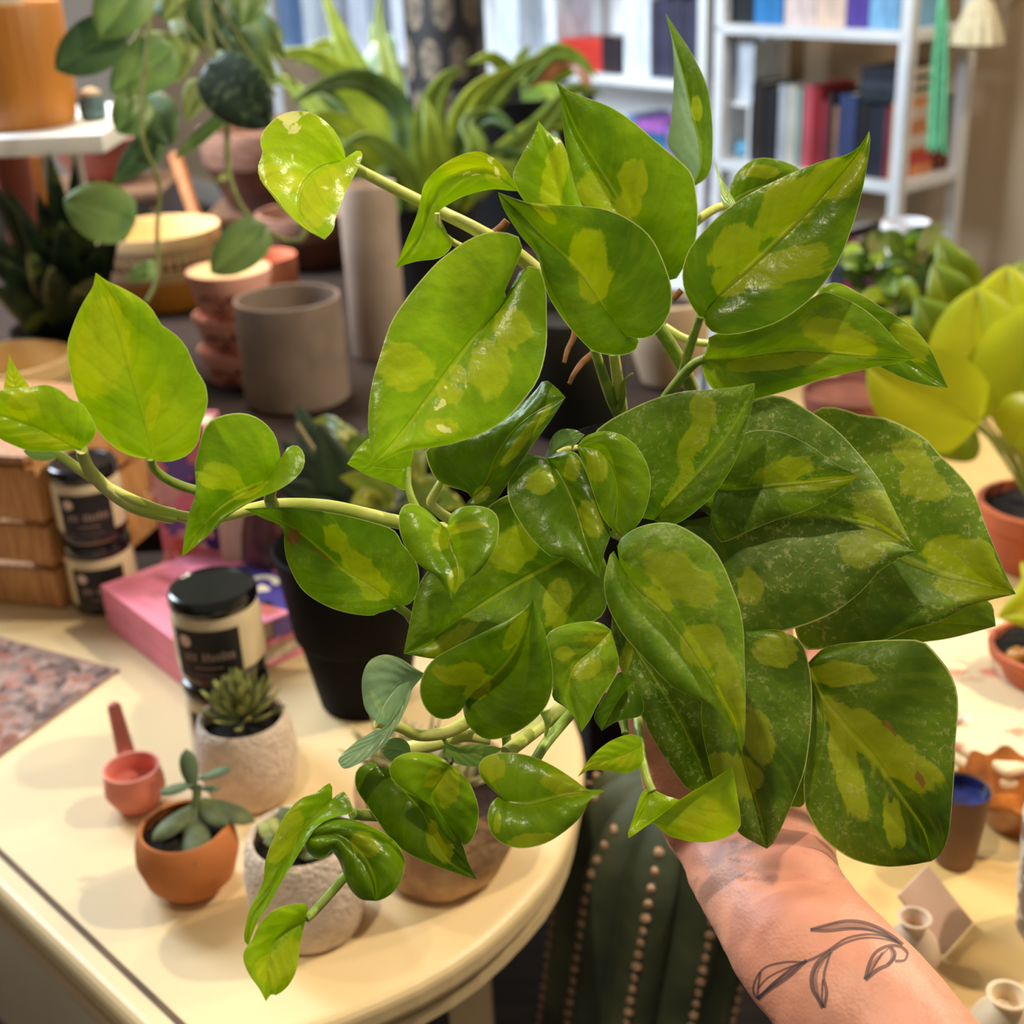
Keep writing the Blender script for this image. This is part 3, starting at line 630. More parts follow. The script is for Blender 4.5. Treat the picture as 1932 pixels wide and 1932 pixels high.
# ------------------------------------------------------------------ the arm and hand that hold the pot
def skin_material():
    m, nt, b = nodes('skin'); L = nt.links
    tc = nd(nt, 'ShaderNodeTexCoord')
    n1 = nd(nt, 'ShaderNodeTexNoise'); n1.inputs['Scale'].default_value = 22; n1.inputs['Detail'].default_value = 3; L.new(tc.outputs['Object'], n1.inputs[0])
    n2 = nd(nt, 'ShaderNodeTexNoise'); n2.inputs['Scale'].default_value = 150; n2.inputs['Detail'].default_value = 5; L.new(tc.outputs['Object'], n2.inputs[0])
    c = mixc(nt, sstep(nt, n1.outputs[0], 0.35, 0.7), lin((206, 136, 110)), lin((220, 158, 132)))
    c = mixc(nt, mathn(nt, 'MULTIPLY', sstep(nt, n2.outputs[0], 0.55, 0.75), 0.35), c, lin((200, 116, 92)))
    L.new(c, b.inputs['Base Color']); b.inputs['Roughness'].default_value = 0.5
    b.inputs['Subsurface Weight'].default_value = 0.25; b.inputs['Subsurface Radius'].default_value = (0.008, 0.003, 0.0015); b.inputs['Subsurface Scale'].default_value = 0.6
    vo = nd(nt, 'ShaderNodeTexVoronoi'); vo.inputs['Scale'].default_value = 700; L.new(tc.outputs['Object'], vo.inputs['Vector'])
    bp = nd(nt, 'ShaderNodeBump'); bp.inputs['Strength'].default_value = 0.18; bp.inputs['Distance'].default_value = 0.0006
    L.new(mathn(nt, 'ADD', vo.outputs[0], n2.outputs[0]), bp.inputs['Height']); L.new(bp.outputs[0], b.inputs['Normal'])
    return m
SKIN = skin_material()
ELBOW = P(1960, 2390, 0.40)
person = empty('person', ELBOW, 'bare forearm with an inked leaf-sprig tattoo, open hand holding up the potted pothos', 'person')

def limb(bm_list, pts, hw, thick, n=28, steps=40):
    """closed loft along a centre line; hw = half width across the view (m), thick = depth ratio"""
    c = cr(pts, steps); m = len(pts)
    def samp(a, t):
        k = t*(m-1); i = min(m-2, int(k)); f = k-i; f = f*f*(3-2*f); return a[i]*(1-f)+a[i+1]*f
    mb = MB(); vs = []; fs = []
    for i, p in enumerate(c):
        t = i/(steps-1)
        d = (c[min(steps-1, i+1)] - c[max(0, i-1)]).normalized()
        f = (CAMLOC-p).normalized(); s = d.cross(f).normalized(); f = s.cross(d).normalized()
        w = samp(hw, t); q = samp(thick, t)*w
        e = min(1, min(t, 1-t)*steps/4.0); e = math.sqrt(max(0.02, 1-(1-e)**2))
        for k in range(n):
            a = 2*math.pi*k/n; vs.append(p + s*math.cos(a)*w*e + f*math.sin(a)*q*e)
    for i in range(steps-1):
        for k in range(n):
            l = (k+1) % n; fs.append((i*n+k, i*n+l, (i+1)*n+l, (i+1)*n+k))
    fs.append(tuple(range(n))[::-1]); fs.append(tuple(range((steps-1)*n, steps*n)))
    mb.add(vs, fs); bm_list.append(mb)
parts = []
pxm = lambda w, z: w*z/FPX
# forearm and wrist
fa = [(1960,2390,.40),(1790,2130,.425),(1648,1932,.45),(1570,1840,.463),(1508,1768,.477),(1455,1675,.50),(1425,1590,.525),(1395,1500,.55),(1385,1430,.565)]
fw = [250,205,160,150,140,131,141,150,120]
limb(parts, [P(*p) for p in fa], [pxm(w, p[2]) for w, p in zip(fw, fa)], [.9,.88,.82,.78,.72,.66,.6,.5,.4], 40, 70)
# palm under the pot
pa = [(1440,1640,.515),(1400,1520,.545),(1385,1420,.572),(1400,1340,.60),(1430,1290,.63)]
limb(parts, [P(*p) for p in pa], [pxm(w, p[2]) for w, p in zip([125,158,172,168,140], pa)], [.6,.42,.34,.3,.3], 36, 40)
# ball of the thumb, thumb
ta = [(1395,1590,.53),(1330,1530,.535),(1282,1450,.535),(1235,1375,.535),(1196,1300,.54),(1172,1235,.548),(1160,1190,.556)]
limb(parts, [P(*p) for p in ta], [pxm(w, p[2]) for w, p in zip([80,92,82,62,54,50,36], ta)], [.8,.8,.8,.85,.85,.75,.7], 26, 50)
# four fingers curling up behind the pot
tips = []
for fx, ln, r in ((1305, 1.0, 41), (1375, 1.1, 43), (1450, 1.03, 41), (1520, .85, 36)):
    dx = (fx-1410)*0.25
    f_ = [(fx,1350,.595),(fx+dx*0.5,1285,.632),(fx+dx,1225-10*ln,.650),(fx+dx*1.2,1150-40*(ln-1),.654),(fx+dx*1.1,1095-120*(ln-1),.646)]
    limb(parts, [P(*p) for p in f_], [pxm(w*r/41, p[2]) for w, p in zip([46,42,38,36,26], f_)], [.8,.9,.95,.9,.8], 20, 34)
    tips.append((P(*f_[-1]), P(*f_[-2]), pxm(26*r/41, .65)))
allm = MB()
for q in parts: allm.add(q.v, q.f)
tmp = allm.build('arm_raw', None, None)
rm = tmp.modifiers.new('r', 'REMESH'); rm.mode = 'VOXEL'; rm.voxel_size = 0.0015
sm = tmp.modifiers.new('s', 'SMOOTH'); sm.factor = 0.5; sm.iterations = 9
dg = bpy.context.evaluated_depsgraph_get(); dg.update()
me = bpy.data.meshes.new_from_object(tmp.evaluated_get(dg))
bpy.data.objects.remove(tmp)
# creases of the inner wrist: shallow furrows pressed into the surface
def polyd(x, y, pl):
    b = 1e9
    for (ax, ay), (bx, by) in zip(pl, pl[1:]):
        dx, dy = bx-ax, by-ay; t = max(0, min(1, ((x-ax)*dx + (y-ay)*dy)/(dx*dx+dy*dy)))
        b = min(b, math.hypot(x-ax-dx*t, y-ay-dy*t))
    return b
def proj(v):
    d = v-CAMLOC; z = d.dot(_F); return W/2 + FPX*d.dot(_R)/z, W/2 - FPX*d.dot(_U)/z, z
cre = [([(1400,1662),(1450,1663),(1500,1655),(1545,1660),(1590,1655)], 6, .0011), ([(1380,1625),(1440,1640),(1520,1638),(1580,1648)], 6, .0006),
       ([(1310,1570),(1370,1580),(1450,1560)], 7, .0005), ([(1420,1548),(1500,1560),(1560,1552)], 7, .0005), ([(1330,1600),(1400,1606),(1470,1596)], 6, .0004)]
nrm = [v.normal.copy() for v in me.vertices]
for v, n_ in zip(me.vertices, nrm):
    x, y, z = proj(v.co)
    if 1270 < x < 1620 and 1500 < y < 1720 and n_.dot(_F) < 0:
        for pl, w_, dp in cre:
            d = polyd(x, y, pl)
            if d < w_*2.5: v.co -= n_*dp*math.exp(-(d/w_)**2)
    v.co += n_*0.0004*mnoise.noise(v.co*160)
me.polygons.foreach_set('use_smooth', [True]*len(me.polygons))
bvh = BVHTree.FromPolygons([v.co.copy() for v in me.vertices], [tuple(p.vertices) for p in me.polygons])
for v in me.vertices: v.co -= ELBOW
me.materials.clear(); me.materials.append(SKIN)
arm = bpy.data.objects.new('arm', me); COL.objects.link(arm); arm.parent = person
# nails
nail = mat('nail', (236, 186, 170), 0.25, 0.05, 40)
for tp, pv, r in tips:
    d = (tp-pv).normalized(); back = _F.copy(); back = (back - d*back.dot(d)).normalized(); s = d.cross(back)
    MB().grid(lambda a, b: tp - d*r*(0.9-1.5*a) + s*r*0.62*(2*b-1)*(1-0.35*a*a) + back*r*(0.86-0.35*(2*b-1)**2 - 0.5*a*a), 6, 6).build('fingernail', nail, person)
# tattoo: ink lines that follow the skin
ink, nt, b = nodes('tattoo_ink'); b.inputs['Base Color'].default_value = lin((58, 58, 66)); b.inputs['Roughness'].default_value = 0.6
tr = nt.nodes.new('ShaderNodeBsdfTransparent'); mx = nt.nodes.new('ShaderNodeMixShader'); mx.inputs[0].default_value = 0.52
nt.links.new(tr.outputs[0], mx.inputs[1]); nt.links.new(b.outputs[0], mx.inputs[2]); nt.links.new(mx.outputs[0], nt.nodes['Material Output'].inputs[0])
wash, nt, b = nodes('tattoo_shading'); b.inputs['Base Color'].default_value = lin((80, 74, 76)); b.inputs['Roughness'].default_value = 0.6
tr = nt.nodes.new('ShaderNodeBsdfTransparent'); mx = nt.nodes.new('ShaderNodeMixShader'); mx.inputs[0].default_value = 0.34
nt.links.new(tr.outputs[0], mx.inputs[1]); nt.links.new(b.outputs[0], mx.inputs[2]); nt.links.new(mx.outputs[0], nt.nodes['Material Output'].inputs[0])
def on_skin(x, y, off=0.00012):
    d = (P(x, y, 1.0)-CAMLOC).normalized(); h = bvh.ray_cast(CAMLOC, d)
    return (h[0] + h[1]*off) if h[0] else None
tk = MB(); tw = MB()
def ink_line(pts, w0, w1, sc=True):
    a = [(Vector((1232 + x*K, 1232 + y*K, 0))) for x, y in pts]
    c = cr(a, 26); prev = None
    for i, q in enumerate(c):
        t = (c[min(25, i+1)]-c[max(0, i-1)]).normalized(); n_ = Vector((-t.y, t.x, 0)); w = (w0 + (w1-w0)*i/25)*0.72
        A, B = on_skin(q.x+n_.x*w, q.y+n_.y*w), on_skin(q.x-n_.x*w, q.y-n_.y*w)
        if A and B and prev: tk.add([prev[0], prev[1], B, A], [(0,1,2,3)])
        prev = (A, B) if A and B else None
def wash_fill(a, b):
    ca = cr([Vector((1232+x*K, 1232+y*K, 0)) for x, y in a], 14); cb = cr([Vector((1232+x*K, 1232+y*K, 0)) for x, y in b], 14)
    g = [[on_skin(*(p.lerp(q, k/4)).xy, off=0.00008) for k in range(5)] for p, q in zip(ca, cb)]
    for i in range(13):
        for k in range(4):
            q = (g[i][k], g[i][k+1], g[i+1][k+1], g[i+1][k])
            if all(q): tw.add(q, [(0,1,2,3)])
ink_line([(545,1800),(640,1710),(740,1630),(840,1590),(920,1545),(1000,1490),(1090,1468),(1180,1470),(1270,1500)], 4, 3)
ink_line([(930,1550),(1000,1510),(1090,1485),(1190,1488),(1290,1515)], 3.5, 2)
ink_line([(820,1440),(900,1418),(1000,1396),(1090,1402),(1170,1430),(1250,1478),(1300,1520)], 3.5, 5)
ink_line([(820,1442),(920,1446),(1020,1436),(1110,1440),(1190,1462),(1280,1510)], 5, 3)
ink_line([(930,1550),(860,1610),(828,1680),(832,1750),(860,1800),(885,1850)], 6, 5)
ink_line([(925,1560),(905,1620),(890,1690),(905,1770),(890,1848)], 3, 5)
ink_line([(885,1700),(880,1790),(884,1840)], 3, 3)
ink_line([(800,1610),(690,1610),(590,1635),(540,1690),(522,1760),(548,1800)], 3, 3)
ink_line([(548,1745),(600,1690),(700,1640),(790,1612)], 2.5, 2.5)
ink_line([(560,1660),(548,1740),(545,1790)], 3, 3)
ink_line([(800,1600),(700,1690),(610,1750),(545,1800)], 5, 6)
ink_line([(1105,1700),(1130,1610),(1165,1555),(1230,1525),(1290,1530),(1325,1560)], 5, 4)
ink_line([(1105,1702),(1170,1650),(1230,1620),(1260,1570),(1240,1530)], 6, 4)
ink_line([(1120,1690),(1160,1620),(1195,1560)], 3, 2)
ink_line([(1260,1605),(1310,1600),(1328,1560)], 4, 3)
wash_fill([(820,1440),(1000,1398),(1170,1430),(1290,1515)], [(820,1442),(1020,1436),(1190,1462),(1290,1515)])
wash_fill([(545,1800),(640,1700),(800,1605)], [(545,1800),(620,1745),(800,1605)])
wash_fill([(930,1550),(835,1660),(850,1780),(885,1845)], [(930,1550),(860,1670),(868,1780),(885,1845)])
wash_fill([(1105,1700),(1140,1610),(1230,1530)], [(1105,1700),(1165,1615),(1235,1535)])
wash_fill([(1240,1530),(1265,1590),(1225,1625)], [(1225,1530),(1238,1575),(1215,1618)])
tt = tk.build('tattoo', ink, person); tag(tt, 'grey inked leaf sprig across the inner wrist')
tw.build('tattoo_shading', wash, person)
# ------------------------------------------------------------------ the room shell
TH = 0.75
e_ = Vector((0.62, -0.785, 0)).normalized()          # along the bookcase fronts, left to right
n_in = Vector((0.785, 0.62, 0)).normalized()         # into the bookcases, towards the wall
C0 = P(1720, 45, 3.0); C0.z = 0                      # right front corner of the near bookcase
WB = C0 + n_in*0.42
floor_m = mat('floor_dark', (58, 44, 34), 0.5, 0.4, 6, c2=(38, 28, 22), stretch=(1, 8, 1))
wall_m = mat('wall_beige', (206, 180, 146), 0.85, 0.08, 3, bump=0.12, bscale=180)
MB().box((0, 2.5, -0.03), (9, 10, 0.06)).build('floor', floor_m)['kind'] = 'structure'
a, b2 = WB + e_*1.9, WB - e_*5.2
mid = (a+b2)/2
MB().box(mid + n_in*0.05 + Vector((0,0,1.4)), ((a-b2).length, 0.1, 2.8), (e_, n_in, Vector((0,0,1)))).build('wall_back', wall_m)['kind'] = 'structure'
MB().box((-3.3, 2.5, 1.4), (0.1, 10, 2.8)).build('wall_left', wall_m)['kind'] = 'structure'
base_m = mat('baseboard_paint', (226, 220, 208), 0.5, 0.06, 10)
MB().box(mid - n_in*0.008 + Vector((0,0,0.06)), ((a-b2).length, 0.016, 0.12), (e_, n_in, Vector((0,0,1))), 0.004).build('baseboard_back', base_m)['kind'] = 'structure'

UP = Vector((0,0,1))
# patterned round pillar
def pillar():
    m, nt, b = nodes('pillar_print'); L = nt.links
    tc = nd(nt, 'ShaderNodeTexCoord'); sx = nd(nt, 'ShaderNodeSeparateXYZ'); L.new(tc.outputs['UV'], sx.inputs[0])
    u = mathn(nt, 'MULTIPLY', sx.outputs[0], 8.0); v = mathn(nt, 'MULTIPLY', sx.outputs[1], 26.0)
    row = mathn(nt, 'FLOOR', v); off = mathn(nt, 'MULTIPLY', mathn(nt, 'MODULO', row, 2.0), 0.5)
    fu = mathn(nt, 'SUBTRACT', mathn(nt, 'FRACT', mathn(nt, 'ADD', u, off)), 0.5); fv = mathn(nt, 'SUBTRACT', mathn(nt, 'FRACT', v), 0.5)
    d = mathn(nt, 'SQRT', mathn(nt, 'ADD', mathn(nt, 'POWER', mathn(nt, 'MULTIPLY', fu, 2.35), 2.0), mathn(nt, 'POWER', mathn(nt, 'MULTIPLY', fv, 2.0), 2.0)))
    nz = nd(nt, 'ShaderNodeTexNoise'); nz.inputs['Scale'].default_value = 70; L.new(tc.outputs['Object'], nz.inputs[0])
    oval = mathn(nt, 'SUBTRACT', 1.0, sstep(nt, d, 0.78, 0.88))
    k = mathn(nt, 'MULTIPLY', oval, mathn(nt, 'ADD', 0.35, mathn(nt, 'MULTIPLY', sstep(nt, nz.outputs[0], 0.4, 0.62), 0.65)))
    L.new(mixc(nt, k, lin((30, 27, 28)), lin((122, 108, 88))), b.inputs['Base Color']); b.inputs['Roughness'].default_value = 0.55
    c = P(842, 100, 2.75); c.z = 0
    r = 0.083; mb = MB(); n = 48; H = 2.6
    mb.grid(lambda a, t: c + Vector((r*math.cos(2*math.pi*a), r*math.sin(2*math.pi*a), H*t)), n, 4)
    o = mb.build('pillar', m); uvl = o.data.uv_layers.new(name='UVMap')
    for p in o.data.polygons:
        q = [o.data.vertices[o.data.loops[l].vertex_index].co for l in p.loop_indices]
        an = [(math.atan2(w.y-c.y, w.x-c.x)/(2*math.pi)) % 1 for w in q]
        if max(an)-min(an) > .5: an = [x+1 if x < .5 else x for x in an]
        for l, w, s in zip(p.loop_indices, q, an): uvl.data[l].uv = (s, w.z/H)
    o['kind'] = 'structure'
pillar()

# ------------------------------------------------------------------ bookcases with their books
white_m = mat('white_enamel', (240, 240, 238), 0.4, 0.04, 12)
_bm = {}
def bookmat(c):
    if c not in _bm: _bm[c] = mat('book_cloth_%d' % len(_bm), c, 0.55, 0.18, 60, stretch=(1,1,0.2))
    return _bm[c]
page_m = mat('book_pages', (228, 214, 186), 0.8, 0.15, 300, stretch=(1,1,0.05))
def bc(x, d, z): return C0 + e_*x + n_in*d + UP*z       # x <= 0 runs left along the fronts
def bookcase(x0, x1, shelves, label, top=1.75, depth=0.27, back=False):
    t = empty('bookcase', bc((x0+x1)/2, depth/2, 0), label, 'bookcase')
    for x in (x0+0.015, x1-0.015):
        for d in (0.015, depth-0.015):
            MB().box(bc(x, d, top/2), (0.03, 0.03, top), (e_, n_in, UP), 0.003).build('post', white_m, t)
    for z in shelves:
        MB().box(bc((x0+x1)/2, depth/2, z-0.012), (x1-x0-0.004, depth, 0.024), (e_, n_in, UP), 0.003).build('shelf', white_m, t)
        for x in (x0+0.015, x1-0.015):
            pass
    if back: MB().box(bc((x0+x1)/2, depth+0.006, top/2), (x1-x0, 0.006, top), (e_, n_in, UP)).build('back_panel', white_m, t)
    return t
def book(x, w, z, h, c, label, group, d0=0.03, dep=0.15, lean=0.0, flat=False):
    """upright book: x = left side of the spine along the shelf, w thick, h tall"""
    z += .0008; d0 += .006
    o = empty('book', bc(x+w/2, d0+dep/2, z), label, 'book', group)
    X = e_.copy(); Z = UP.copy()
    if lean: X = (e_*math.cos(lean) + UP*math.sin(lean)); Z = (UP*math.cos(lean) - e_*math.sin(lean))
    c0 = bc(x+w/2, d0+dep/2, z) + Z*(h/2)
    AXs = (X, n_in, Z); cv = max(0.0015, min(0.003, w*0.1))
    m = bookmat(c); mb = MB()
    mb.box(c0 - X*(w/2-cv/2), (cv, dep, h), AXs); mb.box(c0 + X*(w/2-cv/2), (cv, dep, h), AXs); mb.box(c0 - n_in*(dep/2-cv/2), (w-2*cv, cv, h), AXs, 0)
    mb.build('cover', m, o, smooth=False)
    MB().box(c0 + n_in*0.002, (w-2*cv, dep-0.008, h-0.008), AXs).build('pages', page_m, o, smooth=False)
    return o
def flatbook(x, w, z, t, c, label, group, d0=0.03, dep=0.15):
    z += .0008; d0 += .006
    o = empty('book', bc(x+w/2, d0+dep/2, z), label, 'book', group)
    AXs = (e_, n_in, UP); c0 = bc(x+w/2, d0+dep/2, z+t/2); cv = min(0.003, t*0.12); m = bookmat(c); mb = MB()
    mb.box(c0 - UP*(t/2-cv/2), (w, dep, cv), AXs); mb.box(c0 + UP*(t/2-cv/2), (w, dep, cv), AXs); mb.box(c0 - n_in*(dep/2-cv/2), (w, cv, t-2*cv), AXs)
    mb.build('cover', m, o, smooth=False); MB().box(c0 + n_in*0.002, (w-0.008, dep-0.008, t-2*cv), AXs).build('pages', page_m, o, smooth=False)
    return o
# near bookcase: 0.60 wide; shelf heights read from the photo at its right front corner
BW = 0.60
z1 = (P(1712, 62, 3.0)).z; z2 = P(1690, 372, 3.03).z
SH = [z1, z2, z2-0.33, 0.12]
bookcase(-BW, 0.0, SH, 'white metal bookcase with open sides holding dark and red books, right of the pillar')
def X_(pxl, z):      # shelf coordinate whose front edge shows at pixel column pxl on height z
    lo, hi = -4.0, 1.0
    for _ in range(40):
        m_ = (lo+hi)/2; v = bc(m_, 0.03, z); x = proj(v)[0]
        if x < pxl: lo = m_
        else: hi = m_
    return lo
def row(z, items, group, where, d0=0.03, dep=0.15):
    for i, (pa, pb, h, c, nm) in enumerate(items):
        xa, xb = X_(pa, z+h*0.5), X_(pb, z+h*0.5)
        book(xa+0.0006, max(0.006, xb-xa-0.0012), z, h, c, nm + ' ' + where, group, d0, dep + 0.01*((i*7) % 3 - 1))
row(z1, [(1362,1420,.22,(24,30,34),'black book'),(1422,1478,.24,(48,132,196),'mid blue book'),(1480,1540,.23,(238,214,206),'pale pink book'),(1541,1597,.23,(236,206,182),'cream peach book'),
         (1598,1640,.22,(86,62,158),'purple book'),(1642,1700,.24,(130,186,224),'sky blue book')], 'books on the highest visible shelf', 'on the highest visible shelf')
row(z2, [(1414,1438,.20,(40,32,26),'dark brown book'),(1440,1462,.19,(28,28,36),'black book with gold bands'),(1465,1481,.20,(186,190,194),'pale grey book'),(1482,1497,.20,(214,206,190),'cream book'),(1498,1509,.195,(150,176,164),'sage green book'),
         (1512,1528,.205,(206,86,98),'rose red book'),(1529,1543,.20,(150,30,34),'deep red book'),(1544,1556,.17,(150,40,56),'crimson short book'),(1557,1566,.19,(52,36,38),'dark maroon book'),(1567,1577,.16,(150,110,84),'tan short book'),
         (1578,1610,.19,(52,66,110),'navy book with a pale spine block'),(1612,1634,.175,(20,20,26),'wide black book'),(1635,1649,.17,(32,36,50),'dark slate book'),(1650,1663,.172,(40,44,62),'dark blue-grey book'),
         (1664,1674,.17,(126,48,64),'thin wine-red book')], 'books on the middle shelf', 'on the middle shelf')
ob = book(-.060, .020, z2, .185, (232, 150, 92), 'orange book with pale and red cover bands at the right end of the middle shelf', 'books on the middle shelf', .03, .15)
for zb_, hb_, cb_ in ((.150,.030,(240,214,196)),(.085,.030,(240,224,212)),(.045,.034,(206,70,54))):
    MB().box(bc(-.0398, .111, z2+zb_), (.0008, .148, hb_), (e_, n_in, UP)).build('cover_band', bookmat(cb_), ob)
o = empty('storage_box', bc(-.12, .222, z2), 'dark rust box behind the books at the right end of the middle shelf', 'box')
MB().box(bc(-.105, .2305, z2+.0815), (.13, .045, .16), (e_, n_in, UP), .003).build('body', mat('rust_card', (120, 62, 40), .6, .2, 20), o)
MB().box(bc(-.105, .2305, z2+.171), (.134, .049, .018), (e_, n_in, UP), .003).build('lid', mat('rust_lid', (140, 76, 48), .6, .2, 20), o)
xs, xe = X_(1612, z2+0.2)+.012, X_(1694, z2+0.2)
zz = z2+0.1785
for k, (t_, c_, nm) in enumerate([(.026,(30,44,50),'dark teal book laid flat over the black books, lowest of three'),(.024,(52,60,72),'grey-blue book laid flat, middle of three'),(.028,(30,32,44),'navy book laid flat, topmost of three')]):
    flatbook(xs, xe-xs-0.004*k, zz, t_, c_, nm, 'books lying flat'); zz += t_+0.0008
row(SH[2], [(1352,1372,.21,(196,176,224),'lilac book'),(1374,1396,.22,(120,160,214),'powder blue book'),(1398,1440,.2,(200,210,230),'ice blue book'),(1560,1590,.19,(60,60,80),'slate book'),(1592,1625,.17,(158,44,70),'magenta book'),(1626,1650,.18,(96,30,60),'plum book'),(1652,1668,.16,(90,80,80),'grey book')],
    'books on the lowest visible shelf', 'on the lowest visible shelf')
# small white riser shelf with a white book at the left of the near bookcase
rx0, rx1 = X_(1352, z2+0.15), X_(1412, z2+0.15)
t = empty('shelf_riser', bc((rx0+rx1)/2, 0.122, z2), 'small white riser shelf standing on the middle shelf by the left post', 'riser')
MB().box(bc((rx0+rx1)/2, 0.12, z2+0.142), (rx1-rx0, 0.16, 0.012), (e_, n_in, UP), 0.002).build('top_board', white_m, t)
MB().box(bc(rx1-0.006, 0.12, z2+0.0685), (0.01, 0.16, 0.135), (e_, n_in, UP), 0.002).build('side_board', white_m, t)
MB().box(bc(rx0+0.006, 0.12, z2+0.0685), (0.01, 0.16, 0.135), (e_, n_in, UP), 0.002).build('side_board', white_m, t)
book(rx0+0.004, 0.018, z2+0.1485, .135, (44,48,66), 'small navy book on the riser shelf', 'books on the riser shelf', 0.05, 0.11)
book(rx0+0.026, max(.03, rx1-rx0-0.034), z2+0.1485, .145, (226,232,240), 'white book on the riser shelf', 'books on the riser shelf', 0.05, 0.11)
tag(MB().ball(bc((rx0+rx1)/2-0.006, 0.08, z2+0.0225), 0.022, 16, 10).build('glass_float', mat('glass_blue', (120, 196, 230), 0.1, 0.05, 10), None), 'small pale blue ball under the riser shelf', 'ornament')
# farther bookcase, left-hand neighbour on the same wall
z3 = P(1268, 152, 3.62).z
bookcase(-BW-1.06, -BW-0.03, [z3+0.34, z3, z3-0.33, 0.12], 'white bookcase of pale binders and dark paperbacks behind the plants', back=True)
cols = [(60,58,78),(52,52,70),(70,66,92),(58,60,76),(66,60,82)]
its = []; p0 = 1226
for k in range(10):
    its.append((p0, p0+9.6, .20+.004*(k % 3), cols[k % 5], 'dark violet-grey paperback number-row volume')); p0 += 9.8
for i, (pa, pb, h, c, nm) in enumerate(its):
    xa, xb = X_(pa, z3+.1), X_(pb, z3+.1)
    book(xa, max(.01, xb-xa-.001), z3, h, c, ('first second third fourth fifth sixth seventh eighth ninth tenth'.split()[i]) + ' dark violet-grey paperback from the white binders in the matching row', 'matching dark paperbacks', 0.03, .12)
row(z3, [(1174,1199,.22,(236,242,246),'tall white binder second from the paperbacks'),(1200,1224,.215,(226,232,240),'tall white binder beside the paperbacks')], 'white binders', 'on the farther bookcase')
xa = X_(1052, z3+.05); xb = X_(1130, z3+.05)
t = empty('red_box', bc((xa+xb)/2, .10, z3), 'flat red box on the shelf left of the white binders', 'box')
MB().box(bc((xa+xb)/2, .115, z3+.036), (xb-xa, .14, .07), (e_, n_in, UP), .004).build('body', mat('red_card', (206, 52, 38), .5, .1, 20), t)
MB().box(bc((xa+xb)/2, .115, z3+.079), (xb-xa+.004, .144, .016), (e_, n_in, UP), .003).build('lid', mat('red_lid', (220, 62, 46), .5, .1, 20), t)
xa = X_(1132, z3+.05); xb = X_(1171, z3+.05)
book(xa, xb-xa-.002, z3, .10, (48,36,44), 'small dark maroon book beside the red box', 'small books', .03, .12)
row(z3-0.33, [(1180,1196,.22,(120,150,206),'periwinkle book'),(1254,1272,.2,(150,120,210),'violet book')], 'books under the binders', 'on the shelf below the white binders')
xa, xb = X_(1198, z3-.2), X_(1252, z3-.2); zz = z3-.33
for c, nm in [((120,100,210),'violet'),((104,92,200),'blue-violet'),((46,120,140),'deep teal'),((60,150,168),'teal'),((76,166,184),'turquoise'),((50,110,150),'petrol blue'),((180,104,190),'pink-purple')]:
    flatbook(xa, xb-xa, zz, .029, c, nm + ' book in the flat stack below the white binders', 'flat stack of bright books'); zz += .03
# pale boxes high on the far bookcase
row(z3, [(935,975,.3,(232,240,248),'tall pale blue-white box file by the pillar'),(1026,1046,.26,(240,244,250),'narrow white box file')], 'pale box files', 'on the farther bookcase')
bookcase(-BW-2.35, -BW-1.12, [z3+0.34, z3, z3-0.33, 0.12], 'white bookcase seen between the leaves left of the pillar', back=True)
row(z3, [(520,545,.26,(120,150,190),'blue book'),(566,590,.30,(236,244,250),'white box file'),(600,640,.24,(196,200,210),'grey book'),(655,690,.27,(226,232,244),'white book'),(695,720,.22,(176,180,190),'dove grey book'),(735,760,.28,(240,244,252),'white narrow file')],
    'pale books behind the strap-leaved plant', 'behind the strap-leaved plant')

# tassel and cream wall lamp at the bookcase end
tz = 2.86
t = empty('green_tassel', P(1778, 5, tz), 'long mint green yarn tassel hanging at the bookcase end', 'tassel')
gm = mat('mint_yarn', (96, 186, 132), .8, .25, 120, stretch=(1,1,.1)); gm2 = mat('mint_yarn_light', (128, 208, 156), .8, .2, 120)
MB().tube([P(1782, -330, tz), P(1781, -60, tz), P(1779, 4, tz)], .002, 6).build('cord', gm, t)
MB().lathe(P(1778, 8, tz) , [(0,.018),(.008,.014),(.011,.006),(.009,-.004),(.010,-.008)], 14).build('knot', gm2, t)
rnd = random.Random(4)
for k in range(22):
    a = rnd.random()*6.28; r = .010*rnd.random()**.5; q = P(1778, 12, tz) + Vector((r*math.cos(a), r*math.sin(a), 0)); en = P(1762+rnd.uniform(-3, 9), 285+rnd.uniform(-14, 6), tz) + Vector((r*1.9*math.cos(a), r*1.9*math.sin(a), 0))
    MB().tube(cr([q, q.lerp(en, .5)+Vector((r*.3*math.cos(a), r*.3*math.sin(a), 0)), en], 8), [.0028, .0034, .003], 6).build('strand', gm if k % 2 else gm2, t)
lz = 3.05; lc = P(1842, 92, lz)
t = empty('wall_lamp', lc, 'small cream fluted lamp shade on the beige wall by the bookcase end', 'lamp')
cm = mat('cream_shade', (240, 222, 178), .6, .1, 60)
MB().lathe(lc, [(.020,.0),(.058,.012),(.052,.035),(.040,.070),(.026,.10),(.012,.112),(0,.114)], 48, wob=lambda a, r, h: (r*(1+.07*math.cos(a*14)), h)).build('shade', cm, t)
MB().tube([lc+Vector((0,0,.11)), lc+Vector((0,0,.17)), lc+Vector((0,0,.17))+n_in*.05, WB + e_*((lc-WB).dot(e_)) + UP*(lc.z+.17)], .006, 8).build('bracket', white_m, t)

